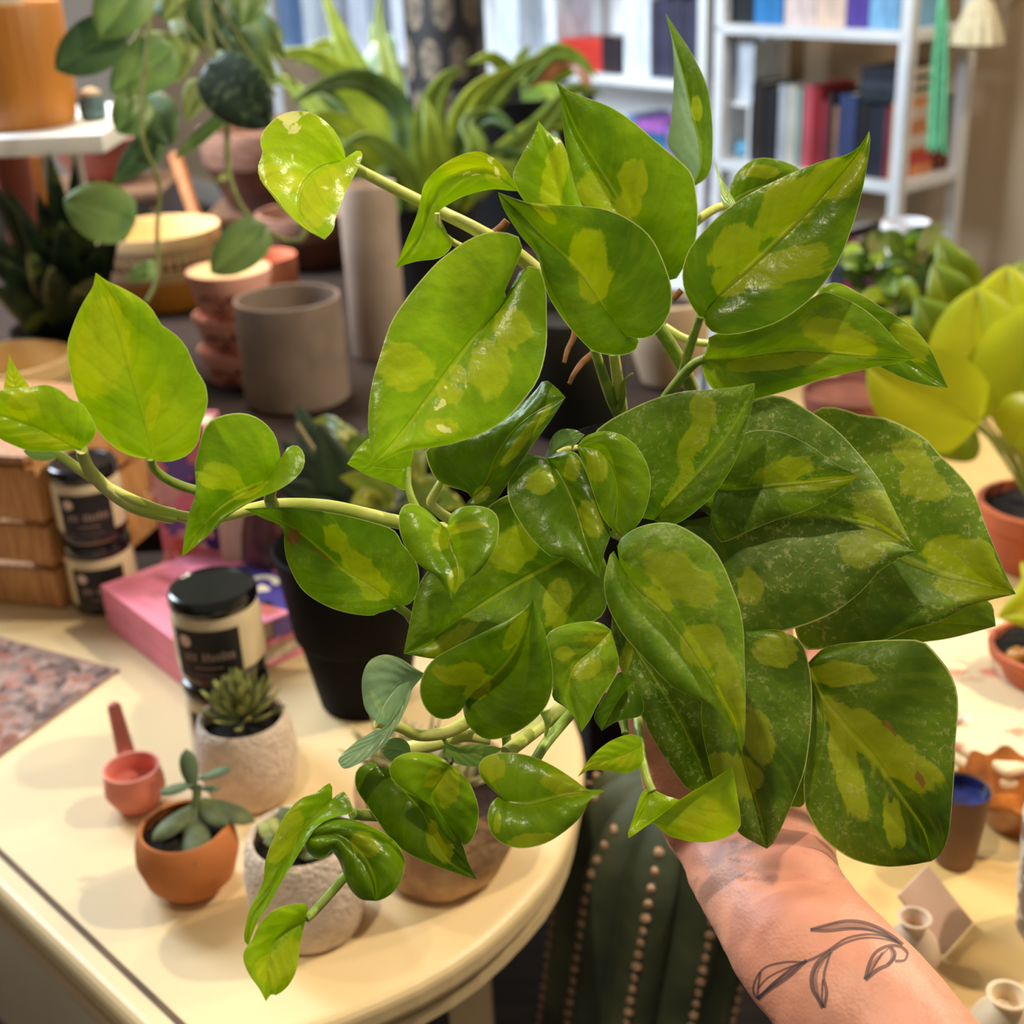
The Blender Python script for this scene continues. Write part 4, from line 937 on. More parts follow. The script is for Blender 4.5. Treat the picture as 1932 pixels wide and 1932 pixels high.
# ------------------------------------------------------------------ cream drop-leaf table in front
tt_m = mat('cream_paint', (230, 204, 154), .42, .05, 5, bump=.05, bscale=60)
def Tn(x, y): return T(x, y, TH)
outer = [(-420,1283),(-150,1545),(0,1690),(250,1932),(332,2011)]
arc = [(410,1998),(500,1968),(600,1936),(700,1897),(800,1851),(900,1789),(985,1712),(1045,1640),(1082,1560),(1100,1470),(1098,1390),(1060,1310),(980,1240),(860,1180),(700,1135),(560,1110),(300,1098),(0,1075),(-300,1060),(-560,1080)]
poly = [Tn(*outer[0]), Tn(*outer[-1])] + cr([Tn(*p) for p in arc], 60)
tab = empty('drop_leaf_table', Tn(400, 1500), 'cream painted table with a rounded end, carrying candles, books and small succulents', 'table')
tab.location.z = 0
c3 = sum((Vector(p) for p in poly), Vector())/len(poly)
mb = MB(); up = Vector((0,0,-.024)); mb.prism(poly, up)
top = mb.build('table_top', tt_m, tab, smooth=False)
bv = top.modifiers.new('b', 'BEVEL'); bv.width = .008; bv.segments = 4; bv.limit_method = 'ANGLE'; bv.angle_limit = math.radians(40)
# moulded rim below the edge
rim = [p + (p-c3).normalized()*-.004 + Vector((0,0,-.027)) for p in poly]
MB().prism(rim, Vector((0,0,-.010))).build('edge_moulding', tt_m, tab, smooth=False)
# seam where the leaf joins the fixed top: a narrow strip with the joint's shadow painted dark
s0, s1 = Tn(-380, 1248), Tn(372, 1962)
sd = (s1-s0).normalized(); sn = Vector((-sd.y, sd.x, 0))
MB().box((s0+s1)/2 + UP*.0002, ((s1-s0).length, .0040, .0012), (sd, sn, UP)).build('leaf_seam', mat('seam_dark', (96, 74, 46), .7, .2, 40), tab)
# apron, legs
ap_m = mat('apron_paint_shaded', (214, 200, 172), .5, .05, 6)  # table cream greyed, so the colour carries the apron's shade
a0, a1 = Tn(-380, 1310), Tn(262, 1938)
ad = (a1-a0).normalized(); an = Vector((-ad.y, ad.x, 0))
if an.dot(c3-a0) < 0: an = -an
MB().box((a0+a1)/2 + an*.012 + Vector((0,0,-.105)), ((a1-a0).length, .016, .135), (ad, an, UP), .003).build('apron', ap_m, tab)
for q, h_ in ((T(888, 1880, .55), .69), (T(60, 1240, .62), .69), (a0+an*.04, .70), (a1+an*.05, .70)):
    q = Vector((q.x, q.y, 0))
    MB().box(q + UP*.355, (.034, .034, .71), None, .004).build('leg', tt_m, tab)

# ------------------------------------------------------------------ things on the table
def cz(x, y, h): return Zof(T(x, y, h))
# candle jars
glass_m = mat('jar_wax', (226, 206, 166), .22, .06, 8); lid_m = mat('jar_lid_black', (14, 15, 18), .18, .1, 20, spec=.7); lab_m = mat('label_black', (24, 22, 22), .6, .1, 30)
txt_m = mat('label_print', (206, 176, 166), .6, .1, 30); moon_m = mat('label_moon', (236, 206, 190), .6, .1, 30)
def candle(base, R, H, yaw, label, lidded=True):
    o = empty('candle_jar', base, label, 'candle', 'candle jars with black lids')
    lh = H*.17
    MB().lathe(base, [(0,.001),(R*.86,.001),(R*.95,.004),(R*.97,.010),(R,.016),(R,H-lh-.010),(R*.97,H-lh-.004),(R*.93,H-lh),(0,H-lh)], 48).build('jar', glass_m, o)
    MB().lathe(base, [(R*.955,.0035),(R*.975,.006),(R*.985,.010),(R*.99,.013),(R*.96,.012)], 48).build('base_ring', lid_m, o)
    MB().lathe(base + UP*(H-lh), [(0,-.001),(R*.95,-.001),(R*.99,.002),(R*.99,lh-.006),(R*.95,lh-.001),(R*.90,lh),(R*.86,lh-.0015),(0,lh-.0015)], 48).build('lid', lid_m, o)
    def cyl(a, h, k): return base + Vector((math.cos(yaw+a)*(R+k), math.sin(yaw+a)*(R+k), h))
    z0, z1_ = H*.14, H*.70
    MB().grid(lambda i, j: cyl(-.84+1.56*i, z0+(z1_-z0)*j, .0004), 20, 4).build('label', lab_m, o)
    MB().grid(lambda i, j: cyl(-.60+.95*i, H*.19+H*.004*j, .0007), 16, 1).build('label_rule', txt_m, o)
    mb = MB(); rn = random.Random(3)
    for k in range(11):
        x = -.56+.105*k
        if k == 3: continue
        hh = .075+.03*rn.random()
        for q in (0, .032):
            mb.grid(lambda i, j: cyl(x+q+.016*i, H*.36+H*hh*j, .0008), 1, 1)
        mb.grid(lambda i, j: cyl(x+.044*i, H*(.36+(.055 if k % 2 else .02))+H*.010*j, .0008), 1, 1)
    mb.build('label_lettering', txt_m, o)
    mb = MB(); 
    for k in range(7):
        x = -.34+.09*k; mb.grid(lambda i, j: cyl(x+.06*i, H*.275+H*.012*j, .0008), 1, 1)
    mb.build('label_small_print', txt_m, o)
    mb = MB(); n = 20; cc = (-.52, H*.58)
    mb.add([cyl(cc[0], cc[1], .0009)] + [cyl(cc[0]+.15*math.cos(6.2832*k/n), cc[1]+R*.15*math.sin(6.2832*k/n), .0009) for k in range(n)], [(0, 1+k, 1+(k+1) % n) for k in range(n)])
    mb.build('label_moon', moon_m, o)
    return o
def toCam(b): return math.atan2(CAMLOC.y-b.y, CAMLOC.x-b.x)
b1 = T(446, 1412, TH); r1 = 80*Zof(b1)/FPX; h1 = .070
candle(b1, r1, h1, toCam(b1)-.2, 'lower candle jar of the front stack, mostly hidden by the succulent pot')
candle(b1 + UP*(h1+.0005), r1, h1, toCam(b1)-.28, 'upper candle jar of the front stack, black lid catching blue light')
b2_ = T(205, 1140, TH); r2 = 62*Zof(b2_)/FPX; h2 = .072
candle(b2_, r2, h2, toCam(b2_)-.1, 'lower candle jar of the rear stack beside the wooden crate')
candle(b2_ + UP*(h2+.0005), r2, h2, toCam(b2_)-.1, 'upper candle jar of the rear stack beside the wooden crate')

# pink books: two flat, one upright
pink_m = mat('pink_cover', (242, 140, 164), .5, .08, 30); navy_m = mat('navy_print', (58, 40, 128), .5, .1, 40); red_m = mat('coral_print', (226, 110, 92), .5, .15, 60); pale_m = mat('pale_print', (240, 190, 190), .5, .1, 50)
vio_m = mat('violet_edge', (120, 96, 178), .6, .1, 40); cream_m = mat('cream_print', (240, 222, 190), .5, .1, 40)
A_, B_, C_ = T(205, 1185, TH), T(372, 1318, TH), T(560, 1215, TH)
ux = (B_-A_); wd_ = ux.length; ux.normalize(); uy = Vector((-ux.y, ux.x, 0))
if uy.dot(C_-A_) < 0: uy = -uy
ln_ = abs((C_-B_).dot(uy)) + .02
def pinkbook(h0, t_, label, deco):
    o = empty('pink_book', A_ + UP*h0, label, 'book', 'pink art books lying flat')
    c = A_ + ux*wd_/2 + uy*ln_/2 + UP*(h0+t_/2)
    mb = MB(); mb.box(c+UP*(t_/2-.001), (wd_, ln_, .002), (ux, uy, UP)); mb.box(c-UP*(t_/2-.001), (wd_, ln_, .002), (ux, uy, UP)); mb.box(c-uy*(ln_/2-.001), (wd_, .002, t_-.004), (ux, uy, UP)); mb.box(c-ux*(wd_/2-.001), (.002, ln_-.004, t_-.004), (ux, uy, UP))
    mb.build('cover', pink_m, o, smooth=False)
    MB().box(c+uy*.001, (wd_-.008, ln_-.006, t_-.004), (ux, uy, UP)).build('pages', page_m, o, smooth=False)
    if deco:
        f = lambda a, b: A_ + ux*wd_*a + uy*ln_*b + UP*(h0+t_+.0003)
        MB().add([f(.38,.34),f(.46,.25),f(.58,.27),f(.66,.2),f(.78,.24),f(.99,.24),f(.99,.5),f(.8,.62),f(.46,.50)], [tuple(range(9))]).build('navy_blot', navy_m, o)
        MB().add([f(.30,.72),f(.5,.62),f(.80,.66),f(.97,.74),f(.99,.97),f(.5,.98),f(.36,.9)], [tuple(range(7))]).build('navy_blot', navy_m, o)
        # the round white letter on the cover, as the photo shows it
        mb = MB(); cc = f(.62, .82) + UP*.0004
        n = 28
        for k in range(n):
            a0_, a1_ = [.6+5.2*q/n for q in (k, k+1)]
            mb.add([cc+ux*math.cos(a)*r+uy*math.sin(a)*r for a, r in ((a0_,.009),(a1_,.009),(a1_,.016),(a0_,.016))], [(0,1,2,3)])
        mb.add([cc+ux*.002, cc+ux*.016, cc+ux*.016-uy*.006, cc+ux*.002-uy*.006], [(0,1,2,3)])
        mb.build('cover_letter', cream_m, o)
        MB().add([f(.8,.6),f(.95,.6),f(.97,.7),f(.82,.72)], [(0,1,2,3)]).build('coral_blot', red_m, o)
        mb = MB()
        for k in range(24):
            y = .04+.022*k; mb.add([f(.03+.02*(k % 3), y), f(.30+.05*(k % 4), y), f(.30+.05*(k % 4), y+.007), f(.03+.02*(k % 3), y+.007)], [(0,1,2,3)])
        mb.build('cover_shading', mat('pink_dark', (222, 112, 142), .5, .1, 40), o)
        MB().box(A_+ux*wd_*.995+uy*ln_*.8+UP*(h0+t_*.5), (.0012, ln_*.38, t_*.7), (ux, uy, UP)).build('spine_title', vio_m, o)
pinkbook(.0006, .021, 'lower pink art book under its twin, on the cream table', False)
pinkbook(.0222, .021, 'upper pink art book with navy blots, under the upright one', True)
# upright pink book with an illustrated cover, pages to the right
ub = T(322, 1112, TH) + UP*.0006
o = empty('pink_book', ub, 'upright pink book with coral and navy flowers on its cover', 'book')
vx = (T(428, 1118, TH)-ub); vx.z = 0; vw = vx.length*1.02; vx.normalize(); vy = Vector((-vx.y, vx.x, 0)); 
if vy.y < 0: vy = -vy
UH = .168
MB().box(ub + vx*vw/2 + UP*UH/2, (vw, .003, UH), (vx, vy, UP)).build('front_cover', pink_m, o)
MB().box(ub + vx*vw/2 + vy*.032 + UP*UH/2, (vw, .003, UH), (vx, vy, UP)).build('back_cover', pink_m, o)
MB().box(ub + vx*(vw/2-.001) + vy*.016 + UP*UH/2, (vw-.002, .028, UH-.006), (vx, vy, UP)).build('pages', page_m, o)
f = lambda a, b: ub + vx*vw*a + UP*UH*b - vy*.0018
rn = random.Random(8)
def flower(a, b, r, m, nm, n=6):
    mb = MB(); k_ = n*4
    mb.add([f(a, b)] + [f(a+r/vw*math.cos(6.2832*k/k_)*(.62+.38*abs(math.cos(n/2*6.2832*k/k_))), b+r/UH*math.sin(6.2832*k/k_)*(.62+.38*abs(math.cos(n/2*6.2832*k/k_)))) - vy*.0004*rn.random() for k in range(k_)], [(0, 1+k, 1+(k+1) % k_) for k in range(k_)])
    mb.build(nm, m, o)
flower(.40,.22,.020,red_m,'coral_flower'); flower(.82,.40,.024,navy_m,'navy_flower',5); flower(.62,.36,.018,pale_m,'pale_flower'); flower(.20,.60,.016,pale_m,'pale_flower'); flower(.68,.12,.020,navy_m,'navy_flower',5)
flower(.28,.40,.012,vio_m,'violet_flower'); flower(.85,.66,.014,navy_m,'navy_flower'); flower(.5,.74,.018,vio_m,'violet_flower',5); flower(.14,.18,.012,pale_m,'pale_flower')
mb = MB().box(T(474, 1112, TH)+UP*.0555, (.026, .050, .11), (vx, vy, UP), .002)
t = empty('cream_book', T(474, 1112, TH), 'thick cream book standing right of the upright pink book', 'book')
mb.build('pages', page_m, t); MB().box(T(474, 1112, TH)+UP*.0575+vx*.0145, (.002, .052, .113), (vx, vy, UP)).build('cover', mat('cream_board', (214, 188, 148), .6, .1, 20), t)
q = T(528, 1128, TH)
t = empty('gift_bag', q, 'dim maroon cellophane pouch behind the front candle stack', 'bag')
MB().lathe(q, [(0,.001),(.026,.001),(.030,.02),(.026,.07),(.014,.125),(.016,.135),(0,.13)], 20, wob=lambda a, r, h: (r*(1+.08*math.cos(5*a+h*40)), h)).build('pouch', mat('maroon_film', (96, 52, 58), .3, .4, 40, c2=(52, 28, 34)), t)
MB().tube([q+Vector((.0165*math.cos(k), .0165*math.sin(k), .118)) for k in [i*.4 for i in range(17)]], .0015, 6).build('tie', mat('tie_gold', (150, 110, 70), .5), t)

# wooden crate with slats and a card
wood_m = mat('crate_wood', (214, 162, 102), .6, .2, 30, c2=(180, 126, 72), stretch=(1, 1, 9), bump=.2)
wood_h = mat('crate_wood_flat', (208, 154, 94), .6, .2, 30, c2=(176, 120, 68), stretch=(9, 9, 1), bump=.2)
q1 = T(112, 1141, TH) + UP*.0006; q0 = T(-180, 1113, TH) + UP*.0006
cx = (q0-q1); cw = cx.length; cx.normalize(); cy = Vector((cx.y, -cx.x, 0))
if cy.y < 0: cy = -cy
cr_o = empty('wooden_crate', q1, 'slatted wooden crate with a white card, left behind the candle jars', 'crate')
CH = .145; cd = .16
for (dx, dy) in ((.008,.008),(cw-.008,.008),(.008,cd),(cw-.008,cd)):
    MB().box(q1+cx*dx+cy*dy+UP*CH/2, (.022, .016, CH), (cx, cy, UP), .001).build('corner_post', wood_m, cr_o)
for k, (z0, hh) in enumerate(((.0, .036),(.044,.036),(.088,.050))):
    MB().box(q1+cx*cw/2+cy*(-.004)+UP*(z0+hh/2+.002), (cw+.006, .008, hh), (cx, cy, UP), .0015).build('slat', wood_h, cr_o)
    MB().box(q1+cx*cw/2+cy*(cd+.012)+UP*(z0+hh/2+.002), (cw+.006, .008, hh), (cx, cy, UP), .0015).build('slat', wood_h, cr_o)
    MB().box(q1-cx*.007+cy*cd/2+UP*(z0+hh/2+.002), (.008, cd+.02, hh), (cx, cy, UP), .0015).build('slat', wood_h, cr_o)
MB().box(q1+cx*cw/2+cy*cd/2+UP*.006, (cw-.02, cd-.01, .006), (cx, cy, UP)).build('bottom_board', wood_h, cr_o)
MB().box(q1+cx*cw/2+cy*cd/2+UP*(CH+.005), (cw+.012, cd+.03, .008), (cx, cy, UP), .002).build('top_board', mat('crate_top', (182, 132, 88), .45, .2, 20, stretch=(8,8,1)), cr_o)
k1 = T(-60, 1090, TH)
o = empty('price_card', q1+cx*(cw*.50)-cy*.0095+UP*.03, 'white card leaning on the front of the wooden crate', 'card')
MB().box(q1+cx*(cw*.515)-cy*.0115+UP*.056, (.06, .001, .085), (cx, cy, UP)).build('card', mat('card_white', (238, 226, 206), .6, .04, 20), o)

# nubbly mat at the far left
m1 = T(226, 1266, TH)+UP*.0009; m2 = T(0, 1428, TH)+UP*.0009; m3 = T(0, 1205, TH)+UP*.0009
dx_ = (m2-m1).normalized(); dy_ = (m3-m1).normalized()
mm_, nt, b = nodes('boucle_mat'); L = nt.links
tc = nd(nt, 'ShaderNodeTexCoord'); vo = nd(nt, 'ShaderNodeTexVoronoi'); vo.inputs['Scale'].default_value = 85; L.new(tc.outputs['Object'], vo.inputs['Vector'])
hs = nd(nt, 'ShaderNodeSeparateColor'); L.new(vo.outputs['Color'], hs.inputs[0])
rp = nd(nt, 'ShaderNodeValToRGB'); el = rp.color_ramp.elements; el[0].color = lin((86, 70, 66)); el[1].color = lin((198, 172, 158)); kk = el.new(.3); kk.color = lin((128, 108, 102)); kk = el.new(.7); kk.color = lin((164, 138, 128)); kk = el.new(.95); kk.color = lin((146, 92, 82))
L.new(hs.outputs[0], rp.inputs[0]); L.new(rp.outputs[0], b.inputs['Base Color']); b.inputs['Roughness'].default_value = .95
mo = empty('nubbly_mat', m1, 'flat nubbly mat of mixed pink and grey loops at the table corner', 'mat')
def bump(i, j):
    p = m1 + dx_*.19*i + dy_*.19*j; d = mnoise.voronoi(p*85)[0][0]
    e = min(1, min(i, j, 1-i, 1-j)*30); return p + UP*(.0006 + e*(.0065 - .0055*min(1, d*1.6)))
mb = MB().grid(bump, 80, 80); mb.build('loops', mm_, mo)
mb = MB().prism([m1+dx_*.19*i+dy_*.19*j for i, j in ((0,0),(1,0),(1,1),(0,1))], UP*.001); mb.build('backing', mat('mat_backing', (150, 120, 112), .9), mo)
# ------------------------------------------------------------------ small pots and succulents on the cream table
stone_w = mat('white_stoneware', (226, 206, 186), .8, .1, 120, bump=.9, bscale=320)
terra = mat('terracotta', (198, 118, 58), .75, .12, 40, bump=.1)
def pot_shell(o, base, prof_out, prof_in, m, soil_h, soil_r, n=44, wob=None):
    MB().lathe(base, prof_out + prof_in, n, wob=wob).build('pot_body', m, o)
    MB().lathe(base, [(soil_r, soil_h), (soil_r*.6, soil_h+.003), (0, soil_h+.004)], 28, wob=lambda a, r, h: (r, h+.0012*math.sin(a*9+r*900))).build('soil', soil_m, o)
def succ_leaf(o, root, d, L, wd, m, up=Vector((0,0,1)), curl=.25, name='leaf'):
    """thick spoon-shaped leaf"""
    d = d.normalized(); s = d.cross(up); s = s.normalized() if s.length > 1e-4 else Vector((1,0,0)); u = s.cross(d)
    mb = MB(); nu, nv = 9, 8; vs = []; fs = []
    for i in range(nu+1):
        t = i/nu; w = wd/2*(.34+.66*math.sin(math.pi*min(1, t**1.25))**.8) if t < 1 else wd*.04
        if t > .82: w *= math.sqrt(max(.02, 1-((t-.82)/.18)**2))
        c = root + d*L*t + u*curl*L*t*t
        for k in range(nv):
            a = 2*math.pi*k/nv; vs.append(c + s*math.cos(a)*w + u*math.sin(a)*w*.42)
    for i in range(nu):
        for k in range(nv): l = (k+1) % nv; fs.append((i*nv+k, i*nv+l, (i+1)*nv+l, (i+1)*nv+k))
    fs.append(tuple(range(nu*nv, nu*nv+nv)))
    mb.add(vs, fs); return mb.build(name, m, o)
suc_m = mat('succulent_green', (98, 106, 64), .6, .25, 60, c2=(70, 82, 54), spec=.3); suc_b = mat('succulent_blue', (96, 116, 84), .6, .2, 60, spec=.3); suc_y = mat('succulent_lime', (178, 178, 108), .6, .25, 70, c2=(142, 148, 78), spec=.3)
# terracotta globe
q = T(366, 1672, TH); Zq = Zof(q); R = 95*Zq/FPX
o = empty('succulent_pot', q, 'terracotta globe pot with a grey-green spoon-leaved succulent, nearest pot on the table', 'pot')
pot_shell(o, q, [(0,.0006),(R*.5,.0006),(R*.62,.003),(R*.86,R*.36),(R,R*.86),(R*.97,R*1.2),(R*.88,R*1.46),(R*.84,R*1.5)], [(R*.79,R*1.47),(R*.86,R*1.2),(R*.8,R*1.1)], terra, R*1.22, R*.84)
tp = q + UP*R*1.22
st = P(372, 1480, Zq-.01)
MB().tube(cr([tp, tp.lerp(st, .6)+Vector((.002,0,0)), st], 10), [.0035, .0028], 8).build('stem', suc_m, o)
for (tx_, ty_, z_, rx, ry, L, w_) in ((350,1412,0,365,1490,0,34),(300,1500,-.01,366,1478,0,30),(440,1450,.01,375,1470,0,28),(290,1590,-.03,368,1520,0,50),(368,1635,-.05,374,1530,0,52),(480,1555,.0,380,1510,0,52),(430,1560,-.02,378,1515,0,44),(345,1575,-.02,370,1515,0,34),(415,1490,.02,375,1488,0,22)):
    a = P(rx, ry, Zq-.012); b_ = P(tx_, ty_, Zq-.012+z_*.6)
    succ_leaf(o, a, b_-a, (b_-a).length, w_*Zq/FPX, suc_b if ty_ < 1520 else suc_m, curl=.06)
# rough white pot, left
def white_pot(x, y, wpx, hpx, label):
    q = T(x, y, TH); Z_ = Zof(q); R = wpx/2*Z_/FPX; H = hpx*Z_/FPX/.9
    o = empty('succulent_pot', q, label, 'pot')
    pot_shell(o, q, [(0,.0006),(R*.72,.0006),(R*.84,.004),(R*.98,H*.38),(R,H*.62),(R*.93,H*.88),(R*.87,H*.985),(R*.83,H)], [(R*.77,H*.97),(R*.78,H*.8),(R*.6,H*.72)], stone_w, H*.82, R*.775)
    return o, q + UP*H*.82, R
o, c, R = white_pot(478, 1497, 186, 158, 'rough white stoneware pot with a spiky lime rosette, in front of the candle stack')
rnd = random.Random(11)
for k in range(84):
    el_ = .15+1.3*(k/84)**.8; az = k*2.39996
    d = Vector((math.cos(az)*math.cos(el_), math.sin(az)*math.cos(el_), math.sin(el_)))
    succ_leaf(o, c+UP*(.006+.018*k/84)+d*.004, d, R*(.86-.30*k/84)*rnd.uniform(.9, 1.1), .0052, suc_y if k % 3 else suc_m, curl=.25)
o, c, R = white_pot(590, 1742, 226, 190, 'rough white stoneware pot at the table front, partly behind the hanging pothos leaves')
for k in range(16):
    el_ = .15+1.0*(k/16); az = k*2.39996+.4
    d = Vector((math.cos(az)*math.cos(el_), math.sin(az)*math.cos(el_), math.sin(el_)))
    succ_leaf(o, c+UP*.003, d, R*rnd.uniform(.75, .95)*(1-.2*k/16), .016, suc_y if k % 2 else suc_m, curl=.12)
# small pink incense pot with a long stem
q = T(262, 1522, TH); Z_ = Zof(q); R = 56*Z_/FPX
pk = mat('pink_clay', (226, 134, 116), .55, .08, 50)
o = empty('incense_holder', q, 'small pink ceramic pot with a long straight handle, left of the white succulent pot', 'holder')
MB().lathe(q, [(0,.0006),(R*.5,.0006),(R*.72,.004),(R*1.0,R*.75),(R*.98,R*1.1),(R*.90,R*1.5),(R*.93,R*1.62),(R*.85,R*1.62),(R*.78,R*1.4),(R*.8,R*1.0),(0,R*.8)], 36).build('bowl', pk, o)
a = P(238, 1422, Z_+.02); b_ = P(216, 1336, Z_+.02)
MB().tube(cr([a, a.lerp(b_, .5), b_], 8), [.0066, .0056, .0050], 12).build('handle', pk, o)
MB().ball(b_, .0052, 10, 6).build('handle_tip', pk, o)
# rough stone bowl with pale spiky plants
q = T(838, 1632, TH); Z_ = Zof(q); R = 158*Z_/FPX
stb = mat('tan_stone', (196, 160, 118), .85, .3, 50, bump=.8, bscale=120, c2=(156, 118, 84))
o = empty('stone_planter', q, 'rough tan stone bowl planted with pale spiky haworthias, behind the bottom pothos leaves', 'planter')
wob = lambda a, r, h: (r*(1+.03*math.sin(3*a+h*40)+.02*math.sin(7*a)), h)
MB().lathe(q, [(0,.0006),(R*.6,.0006),(R*.74,.006),(R*.92,.03),(R,.062),(R*.96,.070),(R*.88,.064),(R*.84,.05),(0,.046)], 48, wob=wob).build('pot_body', stb, o)
MB().lathe(q, [(R*.85,.058),(R*.5,.062),(0,.063)], 32, wob=lambda a, r, h: (r, h+.002*math.sin(a*8+r*300))).build('soil', mat('dark_soil', (62, 40, 32), .95, .5, 200, bump=1, c2=(30,20,16)), o)
hm = mat('haworthia_pale', (186, 176, 126), .55, .3, 80, c2=(128, 122, 76))
for gx, gy, ns, L in ((700,1372,16,.034),(790,1392,18,.036),(880,1420,14,.03)):
    c = q + UP*.062 + (T(gx, gy+60, TH+.062)-q-UP*.062)*.75; c.z = TH+.060
    for k in range(ns):
        az = k*2.39996; el_ = .2+1.0*k/ns; d = Vector((math.cos(az)*math.cos(el_), math.sin(az)*math.cos(el_), math.sin(el_)))
        MB().tube(cr([c, c+d*L*.5+UP*.002, c+d*L+UP*.006], 7), [.005, .0045, .0008], 7, flat=.6).build('leaf', hm, o)

# black nursery pot with dark and lime leaves
q = T(690, 1318, TH); Z_ = Zof(q)
o = empty('potted_shrub', q, 'tall ribbed black nursery pot with dark and lime leaves, right of the pink books', 'plant')
R = 84*Z_/FPX; H = 290*Z_/FPX/.88
wob = lambda a, r, h: (r*(1+(.018 if .05*H < h < .42*H and r > R*.9 else 0)*(1 if math.cos(a*14) > 0 else -1)), h)
MB().lathe(q, [(0,.0006),(R*.96,.0006),(R,.003),(R*1.30,H*.44),(R*1.36,H*.45),(R*1.40,H*.47),(R*1.62,H*.95),(R*1.66,H*.99),(R*1.62,H),(R*1.54,H*.98),(R*1.3,H*.7),(R*1.2,H*.6)], 84, wob=wob).build('pot_body', mat('black_pot_matte', (12, 11, 11), .65, .25, 30, spec=.08), o)
MB().lathe(q, [(R*1.42,H*.84),(0,H*.88)], 24).build('soil', soil_m, o)
dkl = leaf_mat('dark_foliage', (30, 44, 22), (48, 64, 30), .12); yel = leaf_mat('lime_foliage', (150, 152, 40), (96, 118, 34), .3, spots=((206, 196, 96), 60))
tc_ = q + UP*H*.86
for (x0, y0, x1, y1, w_, dz, m_) in ((640,1000,560,760,86,.05,dkl),(650,980,530,830,80,.03,dkl),(660,980,600,800,90,.0,dkl),(650,1000,520,910,80,.0,dkl),(690,960,700,800,80,.08,dkl),(640,1000,560,960,70,-.02,dkl),(700,980,640,900,84,-.01,dkl),(740,980,790,890,60,.1,dkl),(600,1000,500,960,60,.04,dkl),
        (690,900,620,790,60,.09,yel),(700,870,650,850,64,-.03,yel),(740,960,640,900,60,-.05,yel),(760,920,810,850,60,.02,yel),(770,950,850,930,64,.04,yel),(720,960,660,955,46,-.06,yel),(760,900,740,830,54,.05,yel),(800,960,880,960,44,.06,yel),(660,830,590,795,30,.1,yel)):
    a = P(x0, y0, Z_+dz*.6+.0); b_ = P(x1, y1, Z_+dz)
    blade(o, [a, a.lerp(b_, .5)+UP*.008, b_], w_*Z_/FPX, m_, 'ovate', bulge=.002, seed=x0, NU=10, NV=3)
    MB().tube(cr([tc_, tc_.lerp(a, .6)+UP*.01, a], 8), .0016, 6).build('stem', mat('dark_stem', (70, 78, 36), .6), o)
MB().tube(cr([P(690, 985, Z_+.0), P(620, 890, Z_+.01), P(560, 800, Z_+.02)], 12), .0022, 6).build('stem', mat('tan_stem', (150, 128, 78), .6), o)

# ------------------------------------------------------------------ back display table with its pots
bt_m = mat('dark_walnut', (48, 34, 27), .75, .3, 12, c2=(30, 22, 18), stretch=(1.5, 10, 1), spec=.2)
bt = empty('display_table', (-.485, 1.95, 0), 'dark wooden display table crowded with pots and planters', 'table')
MB().box((-.49, 1.98, TH-.02), (1.4, 1.16, .04), None, .006).build('table_top', bt_m, bt)
MB().box((-.49, 1.98, TH-.0855), (1.28, 1.02, .09), None, .004).build('apron', bt_m, bt)
for dx in (-1.1, .12):
    for dy in (1.48, 2.48): MB().box((dx, dy, .33), (.06, .06, .66), None, .006).build('leg', bt_m, bt)
BH = TH+.0007
def cylpot(name, q, R, H, m, label, cat='pot', taper=1.0, n=44, parts=(), soil=None, depth=.35, rimt=.08):
    o = empty(name, q, label, cat)
    r0 = R*taper
    MB().lathe(q, [(0,.0004),(r0*.94,.0004),(r0,.004),(R*.995,H*.97),(R*.98,H),(R*(1-rimt)+.001,H),(R*(1-rimt),H*.97),(R*(1-rimt)*.98,H*depth),(0,H*depth-.001)], n).build('pot_body', m, o)
    return o
conc = mat('grey_concrete', (136, 118, 102), .8, .14, 25, bump=.25, bscale=160)
q = T(563, 752, BH); Z_ = Zof(q)
cylpot('concrete_pot', q, 98*Z_/FPX, 178*Z_/FPX/.905, conc, 'grey-brown concrete cylinder pot, empty, in front of the pink face pots')
q = T(718, 668, BH); Z_ = Zof(q)
pale_p = mat('pale_ceramic', (186, 166, 148), .6, .1, 20)
cylpot('tall_pot', q, 52*Z_/FPX, P(718, 318, Z_).z-BH, pale_p, 'tall pale taupe cylinder planter left of the big pothos leaf', depth=.9)
q = T(1085, 805, BH)
cylpot('green_planter', q, 100*Zof(q)/FPX, P(1085, 560, Zof(q)).z-BH, mat('dark_green_glaze', (26, 32, 26), .4, .2, 12), 'tall dark green glazed planter behind the stems of the held pothos', 'planter', .85, depth=.9)
q = T(1262, 720, BH); q.z = BH
o = empty('beige_planter', q, 'rounded beige planter glimpsed through the stems of the held pothos', 'planter')
MB().lathe(q, [(0,.0004),(.03,.0004),(.036,.004),(.05,.05),(.052,.085),(.047,.11),(.043,.112),(.042,.10),(0,.095)], 40).build('pot_body', mat('beige_glaze', (196, 170, 138), .5, .1, 20), o)
MB().lathe(q, [(.041,.1005),(0,.104)], 24).build('soil', soil_m, o)
